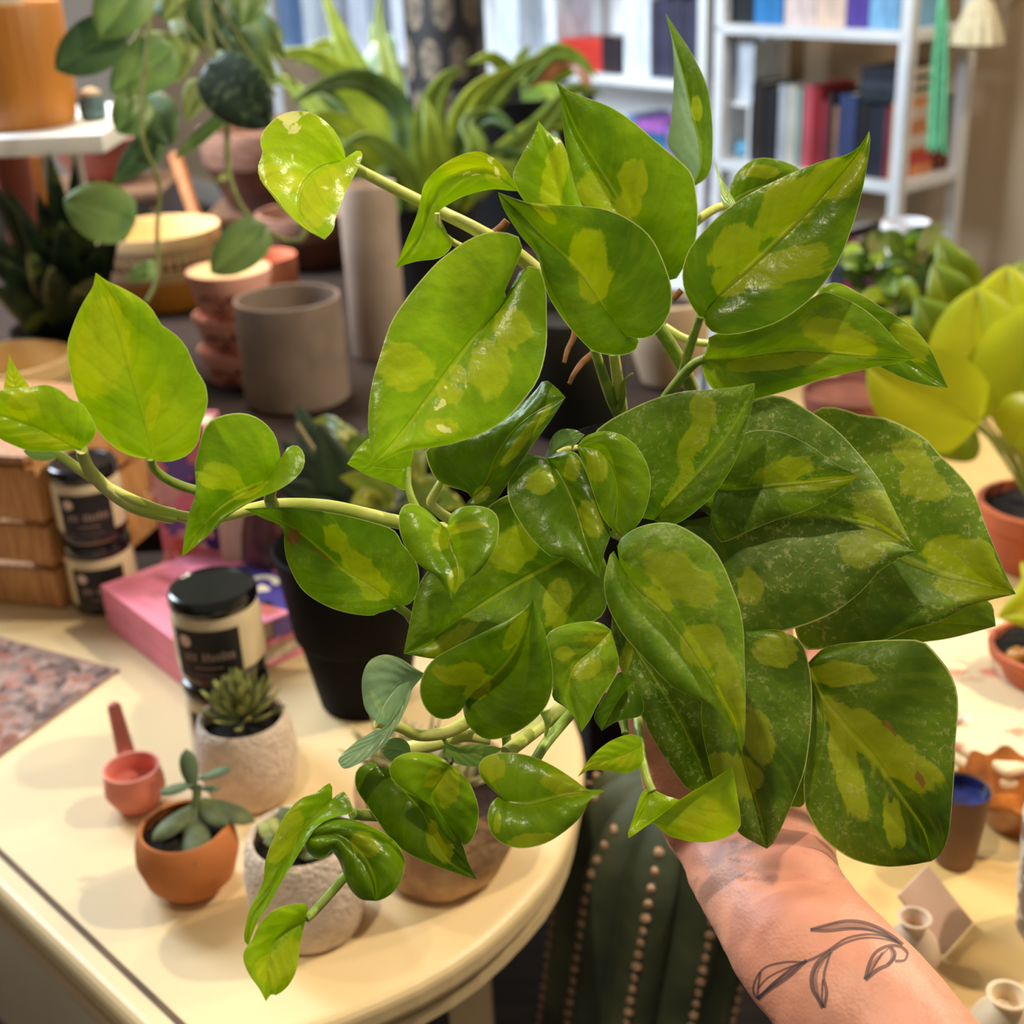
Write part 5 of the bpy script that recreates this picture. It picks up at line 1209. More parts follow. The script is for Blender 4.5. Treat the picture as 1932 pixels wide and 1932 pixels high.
# stacked pink face pots
pinkc = mat('pink_ceramic', (240, 178, 158), .6, .1, 20); glz = mat('cream_inside', (240, 212, 156), .4, .05, 10); face_m = mat('face_line', (112, 52, 44), .6, .1, 30)
q = T(458, 712, BH); Z_ = Zof(q); R = 76*Z_/FPX
hz = .046; 
for k, lab in enumerate(('lowest pink face pot of the nested stack','middle pink face pot of the nested stack','topmost pink face pot of the nested stack, cream inside')):
    b_ = q + UP*(k*(hz+.0012)); o = empty('face_pot', b_, lab, 'pot', 'nested pink face pots')
    hh = hz if k < 2 else hz*1.25
    MB().lathe(b_, [(0,0),(R*.74,0),(R*.80,.003),(R*.92,hh*.6),(R,hh*.86),(R,hh),(R*.94,hh),(R*.9,hh*.8),(R*.7,hh*.8 if k < 2 else hh*.86),(0,hh*.8 if k < 2 else hh*.86)], 40).build('pot_body', pinkc, o)
    if k == 2: MB().lathe(b_, [(R*.935,hh*.99),(R*.5,hh*.93),(0,hh*.92)], 36).build('inside_glaze', glz, o)
    yaw = toCam(q)-.35
    on = lambda a, h, k_=.0008: b_ + Vector((math.cos(yaw+a), math.sin(yaw+a), 0))*(R*(.80+.13*h/(hh*.6))+.0022+k_) + UP*h
    for s in (-1, 1):
        MB().tube([on(s*.34+.16*math.cos(t_), hh*.45+hh*.10*abs(math.sin(t_))) for t_ in [i*.32 for i in range(11)]], .0024, 6).build('eye_line', face_m, o)
    MB().tube([on(-.04, hh*.58), on(.03, hh*.40), on(.10, hh*.3), on(-.02, hh*.27)], .0014, 6).build('nose_line', face_m, o)
    MB().tube([on(-.2+.04*i, hh*.15+hh*.05*abs(i-5)/5) for i in range(11)], .0024, 6).build('mouth_line', face_m, o)
# cream pots with a patterned band over mustard
cr_m = mat('cream_ceramic', (226, 190, 132), .55, .08, 20); mus = mat('mustard_glaze', (176, 116, 30), .4, .15, 15); dk = mat('band_brown', (58, 42, 30), .6, .1, 30)
def band_pot(q, R, H, label):
    o = empty('banded_planter', q, label, 'planter', 'cream planters with a patterned band')
    MB().lathe(q, [(0,.0004),(R*.66,.0004),(R*.74,.004),(R*.88,H*.30),(R*.915,H*.42)], 48).build('mustard_base', mus, o)
    MB().lathe(q, [(R*.915,H*.42),(R*.95,H*.46),(R*.985,H*.70),(R,H*.93),(R*.985,H),(R*.94,H),(R*.92,H*.95),(R*.86,H*.7),(R*.7,H*.62),(0,H*.6)], 48).build('pot_body', cr_m, o)
    Rr = lambda h: R*(.95+.035*(h-.46)/.24) if h < .7 else R*(.985+.015*(h-.7)/.23)
    for h in (.48, .54, .76, .80, .84):
        MB().lathe(q, [(Rr(h)+.0002,H*(h-.006)),(Rr(h)+.0012,H*h),(Rr(h)+.0002,H*(h+.006))], 48).build('band_line', dk, o)
    t0 = None
    for k in range(44):
        a0 = 6.2832*k/44; aa = .052
        pts = [q + Vector((math.cos(a), math.sin(a), 0))*(Rr(h)+.0012) + UP*H*h for a, h in ((a0-aa, .59), (a0+aa, .59), (a0+.008, .73), (a0-.008, .73))]
        MB().add(pts, [(0,1,2,3)]).build('band_mark', dk, o)
q = T(318, 572, BH); Z_ = Zof(q)
band_pot(q, 114*Z_/FPX, 128*Z_/FPX/.89, 'cream planter with a dark patterned band over a mustard base, behind the bright upright leaf')
q = T(45, 850, BH)
q = Vector((P(45, 850, 1.58).x, P(45, 850, 1.58).y, BH)); Z_ = Zof(q)
band_pot(q, 118*Z_/FPX, (P(45, 648, Z_).z-BH)*1.0, 'cream planter with a dark patterned band at the left edge, above the crate')
# brown clay pots
brn = mat('brown_clay', (110, 66, 46), .6, .2, 20, c2=(84, 48, 36)); brs = mat('brown_scored', (146, 104, 82), .7, .3, 30, c2=(104, 68, 52), stretch=(1,1,8))
def clay_pot(q, R, H, label):
    o = empty('clay_pot', q, label, 'pot')
    MB().lathe(q, [(0,.0004),(R*.6,.0004),(R*.68,.004),(R*.9,H*.5),(R*.95,H*.56)], 44).build('pot_body', brn, o)
    MB().lathe(q, [(R*.95,H*.56),(R*.97,H*.6),(R,H*.97),(R*.98,H),(R*.90,H),(R*.88,H*.9),(R*.7,H*.6),(0,H*.58)], 44, wob=lambda a, r, h: (r*(1+.006*math.sin(h*900)), h)).build('scored_band', brs, o)
    return o
rs_m = mat('riser_wood', (120, 84, 56), .6, .25, 20, c2=(88, 60, 40), stretch=(1,9,1))
q0 = T(520, 385, BH+.075); Z_ = Zof(q0)
rz = empty('wooden_riser', (q0.x-.02, q0.y+.0, BH), 'low wooden riser under the brown clay pot', 'riser')
MB().box((q0.x-.02, q0.y, BH+.065), (.20, .20, .018), None, .003).build('top_board', rs_m, rz)
for s in (-1, 1): MB().box((q0.x-.02+s*.08, q0.y, BH+.028), (.018, .18, .056), None, .002).build('side_board', rs_m, rz)
clay_pot(q0, 128*Z_/FPX, 128*Z_/FPX/.88, 'brown clay pot with a scored upper band, behind the small yellow-flecked pothos leaf')
q = T(585, 500, BH); Z_ = Zof(q)
clay_pot(q, 92*Z_/FPX, 90*Z_/FPX/.88, 'small brown clay pot with a scored band behind the concrete pot')
q = T(505, 560, BH); Z_ = Zof(q)
cylpot('terracotta_pot', q, 62*Z_/FPX, .07, mat('salmon_clay', (206, 118, 84), .65, .1, 20), 'low salmon terracotta pot tucked behind the pink face pots')
# reddish bowl
q = T(190, 345, BH+.10); Z_ = Zof(q)
rz = empty('wooden_riser', (q.x, q.y, BH), 'wooden riser under the rosy bowl', 'riser')
MB().box((q.x, q.y, BH+.09), (.30, .24, .018), None, .003).build('top_board', rs_m, rz)
for s in (-1, 1): MB().box((q.x+s*.13, q.y, BH+.04), (.018, .22, .08), None, .002).build('side_board', rs_m, rz)
o = empty('rosy_bowl', q, 'rosy glazed bowl hanging above the dark spear-leaved plant', 'bowl')
R = 78*Z_/FPX
MB().lathe(q, [(0,.0004),(R*.4,.0004),(R*.5,.004),(R*.85,R*.6),(R,R*1.05),(R*.95,R*1.05),(R*.8,R*.65),(0,R*.3)], 40).build('bowl_body', mat('rosy_glaze', (172, 96, 84), .4, .2, 12), o)
MB().lathe(q, [(R*.88,R*.9),(0,R*.92)], 30).build('contents', mat('wine_soil', (84, 44, 48), .8, .2, 40), o)
o['label'] = 'rosy glazed bowl behind the trailing vine, right of the dark spear-leaved plant'
# plant stake
MBs = MB().tube([T(400, 500, BH+.012), P(330, 292, 2.42)], .012, 8)
o = MBs.build('wooden_stake', mat('stake_wood', (176, 106, 50), .6, .2, 30), None); tag(o, 'orange-brown wooden stake leaning between the pots behind the vine', 'stake')
# snake plant
SZN = 1.50
q = Vector((P(95, 700, 1.6).x, P(45, 850, 1.58).y+.175, BH))
o = empty('snake_plant', q, 'dark green spear-leaved snake plant behind the left cream planter', 'plant')
MB().lathe(q, [(0,.0004),(.06,.0004),(.075,.10),(.08,.11),(.073,.11),(.068,.09),(0,.09)], 36).build('pot_body', mat('charcoal_pot', (40, 38, 40), .6, .1, 20), o)
sn = leaf_mat('snake_leaf', (20, 34, 22), (40, 56, 30), .04, .4, 40, spots=((84, 100, 46), 14))
rn = random.Random(5)
for (x0, x1, y1, w_, dz) in ((100,92,285,56,0),(60,-20,340,56,.02),(110,175,330,52,-.02),(90,30,400,52,-.03),(120,205,450,54,-.03),(70,-50,470,54,-.04),(100,115,410,56,-.05),(80,70,360,52,.03),(130,232,400,46,.02),(50,-80,400,50,.02),(105,140,300,50,.04),(80,50,470,60,-.06),(110,190,520,56,-.06),(50,-20,540,60,-.06),(90,95,500,60,-.07),(60,10,350,50,.05),(120,160,420,50,.05),(90,60,440,50,.06),(110,130,380,50,.07)):
    a = q + Vector(((x0-90)*.0006, dz*.4, .095)); b_ = P(x1, y1, SZN+dz)
    blade(o, [a, a.lerp(b_, .5)+Vector(((x1-x0)*-.00008,0,.01)), b_], w_*SZN/FPX, sn, 'strap', bulge=.006, seed=x1, NU=12, NV=3)
# ------------------------------------------------------------------ white shelf with the mustard pot, terracotta pots below
sh = T(100, 252, 1.105); SHH = 1.105
so = empty('plant_shelf', (sh.x-.15, sh.y+.08, BH), 'white shelf on thin posts at the left, holding the ribbed mustard pot', 'shelf')
xr = P(222, 240, 1.6).x
MB().box((xr-.40, sh.y+.13, SHH-.011), (.80, .30, .022), None, .002).build('shelf', white_m, so)
for x_, y_ in ((P(48, 300, 1.62).x, sh.y+.14), (xr-.78, sh.y+.14), (xr-.78, sh.y+.25), (P(48, 300, 1.62).x, sh.y+.26)):
    MB().box((x_, y_, (SHH-.022+BH)/2), (.014, .014, SHH-.022-BH), None, .002).build('post', white_m, so)
q = T(42, 236, SHH+.0006); Z_ = Zof(q); R = 108*Z_/FPX
o = empty('mustard_pot', q, 'ribbed mustard yellow pot on the white shelf at the upper left', 'pot')
must2 = mat('mustard_ribbed', (190, 122, 38), .5, .12, 20, c2=(164, 100, 30), stretch=(1,1,.1))
MB().lathe(q, [(0,.0004),(R*.86,.0004),(R*.93,.006),(R,R*.5),(R,R*1.95),(R*.97,R*2.0),(R*.92,R*1.98),(R*.90,R*1.7),(0,R*1.7)], 96, wob=lambda a, r, h: (r*(1+.008*math.cos(a*32)), h)).build('pot_body', must2, o)
gl = mat('white_glass', (206, 226, 224), .1, .05, 10)
o2 = empty('glass_jar', q+UP*R*1.7, 'shiny pale glass globe in the mouth of the mustard pot', 'jar'); MB().ball(q+UP*(R*1.7+R*.52)+Vector((.005,-.02,0)), R*.5, 20, 12).build('globe', gl, o2)
MB().lathe(q+UP*(R*1.7+.0005)+Vector((.005,-.02,0)), [(0,0),(R*.3,0),(R*.32,.004),(R*.2,.008),(0,.008)], 20).build('foot', gl, o2)
q = T(178, 225, SHH+.0006); Z_ = Zof(q)
o = empty('teal_jar', q, 'small teal jar on the white shelf right of the mustard pot', 'jar')
MB().lathe(q, [(0,.0004),(.014,.0004),(.016,.003),(.017,.020),(.013,.026),(.013,.029),(.010,.029),(.010,.02),(0,.02)], 28).build('jar_body', mat('teal_glaze', (86, 116, 122), .4, .15, 30), o)
MB().lathe(q+UP*.029, [(0,.0002),(.013,.0002),(.012,.005),(.005,.008),(0,.010)], 20).build('lid', mat('tan_lid', (206, 182, 150), .6, .1, 20), o)
# terracotta pots under the shelf
q = Vector((P(-4, 330, 1.78).x, P(-4, 330, 1.78).y+.06, BH))
cylpot('tall_terracotta_pot', q, .026, P(12, 262, 1.72).z-BH-.01, mat('rust_clay', (164, 84, 66), .55, .15, 12), 'tall narrow rust-coloured vase under the white shelf, behind its thin post', 'vase', .8, depth=.9)
q = Vector((P(62, 320, 2.0).x, P(62, 320, 2.0).y, BH))
cylpot('amber_vase', q, .03, P(62, 290, 2.0).z-BH, mat('amber_clay', (190, 118, 44), .5, .2, 14), 'amber-brown vase just right of the thin white post', 'vase', .8, depth=.9)

# ------------------------------------------------------------------ trailing vine at the upper left
VZ = 1.28
vp = P(330, -420, VZ)
vo_ = empty('trailing_vine', vp, 'trailing satin vine with round grey-green leaves hanging in front of the shelf', 'plant')
MB().lathe(vp, [(0,-.05),(.04,-.05),(.055,.03),(.058,.035),(.05,.035),(.046,.02),(0,.02)], 32).build('pot_body', mat('hanging_pot', (190, 170, 150), .6, .1, 20), vo_)
for k in range(3):
    a = k*2.094; MB().tube([vp+Vector((.056*math.cos(a), .056*math.sin(a), .034)), vp+UP*.34], .0012, 5).build('cord', mat('cord_tan', (180, 150, 110), .8), vo_)
MB().tube([vp+UP*.34, vp+UP*1.1], .0015, 5).build('cord', mat('cord_tan', (180, 150, 110), .8), vo_)
vs_m = mat('vine_stem', (134, 140, 68), .6, .2, 80)
vl = [leaf_mat('satin_leaf', (96, 126, 62), (122, 146, 72), .25, .45, 30), leaf_mat('satin_leaf_dark', (62, 90, 52), (84, 112, 56), .15, .45, 30), leaf_mat('satin_leaf_pale', (128, 140, 66), (146, 156, 84), .3, .5, 30), leaf_mat('satin_leaf_spotted', (26, 46, 24), (38, 58, 30), .05, .45, 30, spots=((84, 106, 70), 120))]
def vst(pts, r=.0022):
    MB().tube(cr([P(x, y, z) for x, y, z in pts], 36), [r*1.15, r], 7).build('stem', vs_m, vo_)
vst([(330,-400,VZ),(300,-120,VZ-.02),(285,20,VZ-.02),(268,180,VZ-.02),(270,270,VZ-.02),(300,345,VZ-.01),(296,440,VZ),(298,520,VZ),(276,570,VZ)])
vst([(350,-400,VZ),(380,-60,VZ),(395,70,VZ),(425,200,VZ),(432,330,VZ),(470,410,VZ),(540,455,VZ),(572,450,VZ),(580,430,VZ)], .0028)
for k, (xa, xm, xe) in enumerate(((300,340,430),(320,390,470),(330,420,520),(310,350,400),(340,450,560),(325,380,440))):
    vst([(330,-400,VZ+.02),(xa,-150,VZ+.02*k),(xm,20,VZ+.02*k),(xe,140+20*(k % 3),VZ+.02*k)], .0016)
vst([(210,60,VZ-.03),(235,90,VZ-.02),(262,60,VZ-.02),(285,-10,VZ-.02)], .0016)
for (x0, y0, x1, y1, w_, sh_, mi, dz) in ((232,50,104,132,96,'round',1,-.03),(268,-50,188,72,104,'round',0,-.04),(330,88,208,176,96,'round',0,0),(340,120,270,60,70,'ovate',2,.04),(276,185,220,250,84,'round',0,0),(276,178,322,276,84,'round',1,.01),
        (256,420,120,378,112,'round',0,-.03),(306,250,212,348,60,'ovate',1,.02),(440,205,325,302,26,'strap',0,.02),(502,424,398,516,86,'round',0,-.01),(392,118,512,240,122,'round',3,0),(440,60,520,150,80,'ovate',0,.05),(400,30,470,110,74,'ovate',1,.06),
        (330,20,400,90,66,'ovate',2,.06),(350,60,330,160,60,'ovate',2,.05),(470,20,540,110,50,'ovate',0,.08),(300,500,235,530,36,'ovate',0,.02),(420,-20,360,70,80,'round',1,.05),(480,-30,455,60,70,'ovate',0,.07),(360,-30,310,40,70,'ovate',2,.05),(432,330,400,345,14,'ovate',2,0),
        (420,90,480,180,70,'ovate',0,.09),(380,150,350,230,50,'ovate',2,.09),(520,40,470,130,60,'ovate',1,.1),(300,-20,340,50,60,'ovate',1,.08)):
    a, b_ = P(x0, y0, VZ+dz), P(x1, y1, VZ+dz-.01)
    blade(vo_, [a, a.lerp(b_, .5)+(CAMLOC-a).normalized()*.006, b_], w_*(VZ+dz)/FPX, vl[mi], sh_, bulge=.003, seed=x1, NU=16, NV=4)

# ------------------------------------------------------------------ strap-leaved plants in the middle
q = Vector((P(800, 420, 2.12).x, P(800, 420, 2.12).y, BH)); SZ = 2.12
o = empty('strap_leaf_plant', q, 'strap-leaved plant with arching yellow-green leaves in front of the patterned pillar', 'plant')
MB().lathe(q, [(0,.0004),(.07,.0004),(.09,.15),(.095,.16),(.088,.16),(.08,.13),(0,.13)], 36).build('pot_body', mat('dark_pot', (32, 30, 32), .5, .1, 20), o)
stl = [leaf_mat('strap_green', (96, 118, 34), (122, 140, 40), .3), leaf_mat('strap_dark', (52, 76, 32), (76, 100, 36), .15), leaf_mat('strap_lime', (150, 164, 40), (128, 146, 30), .4)]
root = q + UP*.14
def strap(par, rt, pts, w_, mi, shp='strap'):
    g = [P(*p) for p in pts]
    blade(par, g, w_*pts[0][2]/FPX, stl[mi], shp, bulge=.004, fold=.12, seed=int(pts[-1][0]), NU=18, NV=3)
    MB().tube(cr([rt, rt.lerp(g[0], .6)+UP*.02, g[0]], 8), .004, 6).build('stalk', mat('strap_stalk', (110, 124, 50), .6), par)
for pts, w_, mi in (([(800,470,2.1),(808,330,2.08),(812,220,2.06),(840,150,2.05),(880,128,2.05)],56,0),([(790,460,2.1),(770,300,2.1),(752,200,2.1),(680,150,2.08),(600,165,2.04),(540,200,2.02)],40,1),([(780,440,2.12),(700,310,2.1),(640,290,2.06),(600,330,2.05)],30,0),
        ([(790,440,2.08),(745,330,2.04),(722,420,2.0),(742,520,1.98)],46,1),([(800,440,2.1),(770,240,2.12),(730,160,2.14)],40,2),([(810,430,2.12),(850,300,2.14),(960,150,2.14),(1050,90,2.12)],42,0),([(810,430,2.1),(870,330,2.1),(960,300,2.1),(1060,330,2.1)],40,1),
        ([(800,430,2.12),(700,220,2.12),(600,110,2.1),(495,105,2.1)],44,2),([(800,430,2.15),(690,170,2.16),(640,60,2.16),(600,-40,2.16)],40,2),([(800,430,2.15),(740,150,2.18),(715,40,2.2),(720,-30,2.2)],34,0),([(805,430,2.13),(720,300,2.1),(640,240,2.06),(560,280,2.04)],34,0),
        ([(812,430,2.1),(880,260,2.08),(930,220,2.06),(985,262,2.05)],36,1),([(812,430,2.1),(1000,260,2.1),(1080,170,2.1),(1140,180,2.1)],40,0),([(815,430,2.1),(900,340,2.0),(950,320,1.98),(1000,350,1.98)],40,2),([(790,440,2.1),(690,380,2.06),(660,420,2.04),(650,470,2.04)],26,2),
        ([(815,430,2.12),(960,280,2.12),(1060,230,2.12),(1160,262,2.12)],34,2),([(800,430,2.18),(620,200,2.2),(570,230,2.2),(520,300,2.2)],30,1),
        ([(805,430,2.08),(830,330,2.02),(818,250,2.0),(800,180,2.0)],44,2),([(795,440,2.08),(690,270,2.02),(610,220,1.98),(545,250,1.98)],34,2),([(800,440,2.06),(770,330,2.0),(700,260,1.98),(640,280,1.98)],30,0),([(805,440,2.12),(660,330,2.12),(590,380,2.1),(560,440,2.1)],30,1),
        ([(812,440,2.06),(900,300,2.0),(880,230,2.0),(930,200,2.0)],34,0),([(812,440,2.1),(860,250,2.12),(900,170,2.12),(980,120,2.12)],36,2),([(800,430,2.14),(560,170,2.16),(500,160,2.16),(470,200,2.16)],30,0),([(800,430,2.16),(640,110,2.18),(590,90,2.18),(560,130,2.18)],30,2)):
    strap(o, root, pts, w_*1.25, mi)
q2 = Vector((P(995, 330, 2.5).x, P(995, 330, 2.5).y, BH))
o = empty('dark_planter', q2, 'black planter of glossy leaves between the strap-leaved plant and the bookcases', 'plant')
MB().lathe(q2, [(0,.0004),(.10,.0004),(.13,P(995, 165, 2.5).z-BH-.01),(.135,P(995, 165, 2.5).z-BH),(.125,P(995, 165, 2.5).z-BH),(.12,P(995, 165, 2.5).z-BH-.03),(0,P(995, 165, 2.5).z-BH-.03)], 36).build('pot_body', mat('black_planter', (20, 20, 24), .5, .1, 20), o)
r2_ = q2 + UP*(P(995, 165, 2.5).z-BH-.03)
for pts, w_, mi in (([(990,160,2.3),(1040,100,2.28),(1090,110,2.28),(1130,150,2.28)],34,0),([(980,160,2.3),(930,110,2.26),(880,120,2.26)],30,2),([(1000,170,2.3),(1080,190,2.2),(1150,250,2.15)],36,0),([(990,170,2.3),(1020,210,2.2),(1060,290,2.15)],36,1),([(990,160,2.34),(980,120,2.36),(1000,84,2.36)],36,0),([(1000,165,2.34),(1060,140,2.36),(1120,120,2.36)],30,2)):
    pts = [(a_, b_, c_+.13) for a_, b_, c_ in pts]
    strap(o, r2_, pts, w_, mi, 'ovate')
br = leaf_mat('brown_leaf', (110, 62, 34), (146, 86, 46), .1)
blade(o, [P(1000,160,2.46),P(1080,110,2.46),P(1120,190,2.44)], .03, br, 'strap', seed=3)
o = empty('glossy_shrub', Vector((P(705, 300, 2.56).x, P(705, 300, 2.56).y, BH)), 'glossy pale-green leaved plant in a pale pot left of the pillar', 'plant')
zt = P(705, 300, 2.56).z-BH
MB().lathe(Vector(o.location), [(0,.0004),(.055,.0004),(.066,zt-.01),(.067,zt),(.060,zt),(.056,zt-.04),(0,zt-.04)], 32).build('pot_body', pale_p, o)
sil = leaf_mat('mint_leaf', (150, 190, 160), (186, 214, 190), .1, .2)
for pts, w_, m_ in (([(690,290,2.3),(700,180,2.28),(738,60,2.28)],74,sil),([(690,290,2.3),(660,190,2.3),(640,130,2.3)],50,stl[2]),([(690,290,2.3),(720,150,2.32),(700,40,2.34)],40,stl[0]),([(690,290,2.3),(650,120,2.34),(625,10,2.36)],36,stl[2]),([(690,290,2.3),(640,200,2.26),(590,160,2.24)],40,stl[1])):
    blade(o, [P(*p) for p in pts], w_*2.3/FPX, m_, 'obovate', bulge=.004, seed=w_)

# ------------------------------------------------------------------ right-hand table, lime plants, vases
rt_m = mat('cream_table_right', (214, 178, 114), .5, .08, 6)
rt = empty('side_table', (.62, 1.15, 0), 'cream side table at the right, carrying vases, terracotta pots and a printed cloth', 'table')
e0, e1 = T(1520, 1690, TH), T(1440, 1000, TH)
rp_ = [T(1740, 2120, TH), Vector((.95, .42, TH)), Vector((1.15, 2.05, TH)), Vector((.42, 2.05, TH)), Vector((.285, 1.35, TH)), T(1500, 1600, TH)]
tp_ = MB().prism(rp_, Vector((0,0,-.03))).build('table_top', rt_m, rt, smooth=False); bv = tp_.modifiers.new('b', 'BEVEL'); bv.width = .006; bv.segments = 3
for x_, y_ in ((rp_[0].x+.06, rp_[0].y+.05), (.88, .60), (1.08, 1.98), (.48, 1.98)): MB().box((x_, y_, .36), (.045, .045, .72), None, .004).build('leg', rt_m, rt)
RH = TH+.0006
tau = mat('taupe_clay', (120, 84, 54), .6, .15, 20, c2=(96, 66, 44)); blu = mat('cobalt_glaze', (34, 44, 104), .25, .3, 60, c2=(16, 18, 44))
q = T(1800, 1622, RH); Z_ = Zof(q); R = 53*Z_/FPX; H = 148*Z_/FPX/.9
o = cylpot('taupe_cup', q, R, H, tau, 'taupe clay cup glazed cobalt blue inside, right of the lowest big leaf', 'cup', .72, depth=.80)
MB().lathe(q, [(R*.915,H*.97),(R*.90,H*.86),(0,H*.84)], 30).build('inside_glaze', blu, o)
budm = mat('bud_vase_white', (214, 186, 158), .5, .1, 30); budc = mat('bud_vase_cream', (226, 200, 160), .5, .08, 30)
def bud(x, y, mx, my, rp, label, m):
    q = T(x, y, RH); Z_ = Zof(q); r = rp*Z_/FPX; H = (P(mx, my, Z_).z - RH)
    o = empty('bud_vase', q, label, 'vase')
    MB().lathe(q, [(0,.0004),(r*1.2,.0004),(r*1.5,.003),(r*1.75,H*.28),(r*1.5,H*.52),(r*.9,H*.72),(r*.72,H*.80),(r*.80,H*.9),(r*1.05,H*.985),(r*.98,H),(r*.8,H*.985),(r*.6,H*.88),(r*.55,H*.75),(0,H*.7)], 40).build('vase_body', m, o)
bud(1716, 1822, 1716, 1692, 31, 'small pinkish-white bud vase with a price card behind it, beside the forearm', budm)
bud(1890, 1965, 1890, 1835, 38, 'small cream bud vase at the lower right corner', budc)
c0_ = T(1790, 1790, RH)
o = empty('price_card', c0_, 'long pale pink card leaning behind the small bud vase', 'card')
za, zb_ = Zof(T(1778, 1802, RH)), Zof(T(1833, 1740, RH))
g = [T(1778, 1802, RH+.0006), T(1833, 1740, RH+.0006), P(1748, 1632, zb_-.012), P(1692, 1690, za-.012)]
nn = (g[1]-g[0]).cross(g[3]-g[0]).normalized()*.0012
MB().prism(g, nn).build('card', mat('card_pink', (206, 172, 152), .6, .06, 20), o)
# printed cream cloth on a low box, amber ruffled dish, shell
pcl, nt, b = nodes('printed_cloth'); L = nt.links
tc = nd(nt, 'ShaderNodeTexCoord'); n1 = nd(nt, 'ShaderNodeTexNoise'); n1.inputs['Scale'].default_value = 34; n1.inputs['Detail'].default_value = 2; L.new(tc.outputs['Object'], n1.inputs[0])
n2 = nd(nt, 'ShaderNodeTexNoise'); n2.inputs['Scale'].default_value = 46; n2.noise_dimensions = '4D'; n2.inputs['W'].default_value = 3; L.new(tc.outputs['Object'], n2.inputs[0])
c = mixc(nt, mathn(nt, 'MULTIPLY', sstep(nt, n1.outputs[0], .60, .68), .75), lin((228, 208, 166)), lin((208, 108, 86)))
c = mixc(nt, mathn(nt, 'MULTIPLY', sstep(nt, n2.outputs[0], .62, .70), .6), c, lin((170, 172, 130)))
L.new(c, b.inputs['Base Color']); b.inputs['Roughness'].default_value = .7
ch = .028
q = T(1850, 1330, TH+ch); 
o = empty('printed_cloth', Vector((q.x, q.y, RH)), 'folded cream cloth printed with faded red flowers under the terracotta pots', 'cloth')
pq = [T(1640, 1180, TH+ch), T(2080, 1150, TH+ch), T(2090, 1420, TH+ch), T(1902, 1455, TH+ch), T(1740, 1365, TH+ch)]
def rib(k): 
    return [Vector((p.x, p.y, RH + ch*k)) for p in pq]
for k in range(3):
    mb = MB(); pl = rib(k/3.0+.01); cc = sum(pl, Vector())/5
    pl = [p + (p-cc)*(.012*((k*2) % 3-1)) for p in pl]
    f_ = mb.prism(pl, UP*ch*.3).build('fold', pcl, o, smooth=False); bv = f_.modifiers.new('b', 'BEVEL'); bv.width = .004; bv.segments = 3
CHH = RH+ch*.99
amb = mat('amber_glass', (184, 112, 46), .15, .3, 40, c2=(130, 72, 24), spec=.8)
q = T(1905, 1548, RH); Z_ = Zof(q); R = 96*Z_/FPX
o = empty('ruffled_dish', q, 'amber glass dish with a ruffled rim in front of the printed cloth', 'dish')
MB().lathe(q, [(0,.0004),(R*.5,.0004),(R*.62,.006),(R*.85,.020),(R*1.05,.030),(R*1.03,.033),(R*.8,.024),(R*.5,.010),(0,.008)], 72, wob=lambda a, r, h: (r*(1+.03*math.cos(a*9)*(r/R)**2), h+.0024*math.cos(a*9)*(r/R)**3)).build('dish_body', amb, o)
shm = mat('shell_white', (244, 226, 206), .5, .12, 90, c2=(196, 160, 140))
q = T(1798, 1420, RH); 
o = empty('sea_shell', q, 'white ridged sea shell at the cloth corner, edge of the lowest big leaf', 'shell')
sv = MB()
for k in range(40):
    t_ = k/39; a = t_*14; r = .020*(1-t_)**1.1
    if k: pass
sv.tube([q + UP*.012 + Vector((.013*(1-t_)*math.cos(t_*15), .013*(1-t_)*math.sin(t_*15), .024*t_)) for t_ in [i/60 for i in range(61)]], [.0110, .0085, .006, .003, .001] if False else [.011*(1-i/62) for i in range(61)], 10); sv.build('whorl', shm, o)
# speckled pot at the far right edge
q = T(1985, 1760, RH); Z_ = Zof(q)
spk = mat('speckled_stone', (120, 100, 80), .7, .6, 90, c2=(196, 182, 160), lo=.45, hi=.52)
cylpot('speckled_pot', q, 82*Z_/FPX, .085, spk, 'dark speckled stone pot cut by the right edge of the picture', 'pot', .8)
# terracotta pots with lime philodendron
ter2 = mat('terracotta_warm', (196, 104, 62), .7, .12, 20, c2=(176, 92, 60))
def terr(q, R, H, label):
    o = empty('lime_philodendron', q, label, 'plant')
    MB().lathe(q, [(0,.0004),(R*.66,.0004),(R*.70,.004),(R*.9,H*.72),(R*1.0,H*.72),(R*1.03,H*.98),(R*1.0,H),(R*.92,H),(R*.90,H*.8),(0,H*.8)], 44).build('pot_body', ter2, o)
    MB().lathe(q, [(R*.9,H*.86),(R*.4,H*.9),(0,H*.9)], 24, wob=lambda a, r, h: (r, h+.002*math.sin(a*7+r*200))).build('soil', soil_m, o)
    return o
lime = leaf_mat('lime_leaf', (180, 190, 8), (204, 208, 20), .4, .4, 12); limg = leaf_mat('lime_leaf_green', (120, 146, 24), (152, 166, 22), .35, .4, 16)
LZ = 1.22
q = Vector((P(1945, 1040, LZ).x, P(1945, 1040, LZ).y, RH)); R = 105*LZ/FPX; H = P(1945, 925, LZ).z-RH
o = terr(q, R, H, 'terracotta pot of lime-yellow philodendron leaves at the right, the rear one')
tc_ = q+UP*H*.85
def limeleaf(o, tc_, x0, y0, x1, y1, w_, dz, m_, Zb, shp='heart', pet=True):
    a, b_ = P(x0, y0, Zb+dz), P(x1, y1, Zb+dz)
    blade(o, [a, a.lerp(b_, .5)+(CAMLOC-a).normalized()*.008, b_], w_*(Zb+dz)/FPX, m_, shp, bulge=.004, fold=.1, seed=x1+y1)
    if pet: MB().tube(cr([tc_, tc_.lerp(a, .5)+UP*.012, a], 10), .0017, 7).build('petiole', mat('lime_petiole', (150, 152, 50), .5), o)
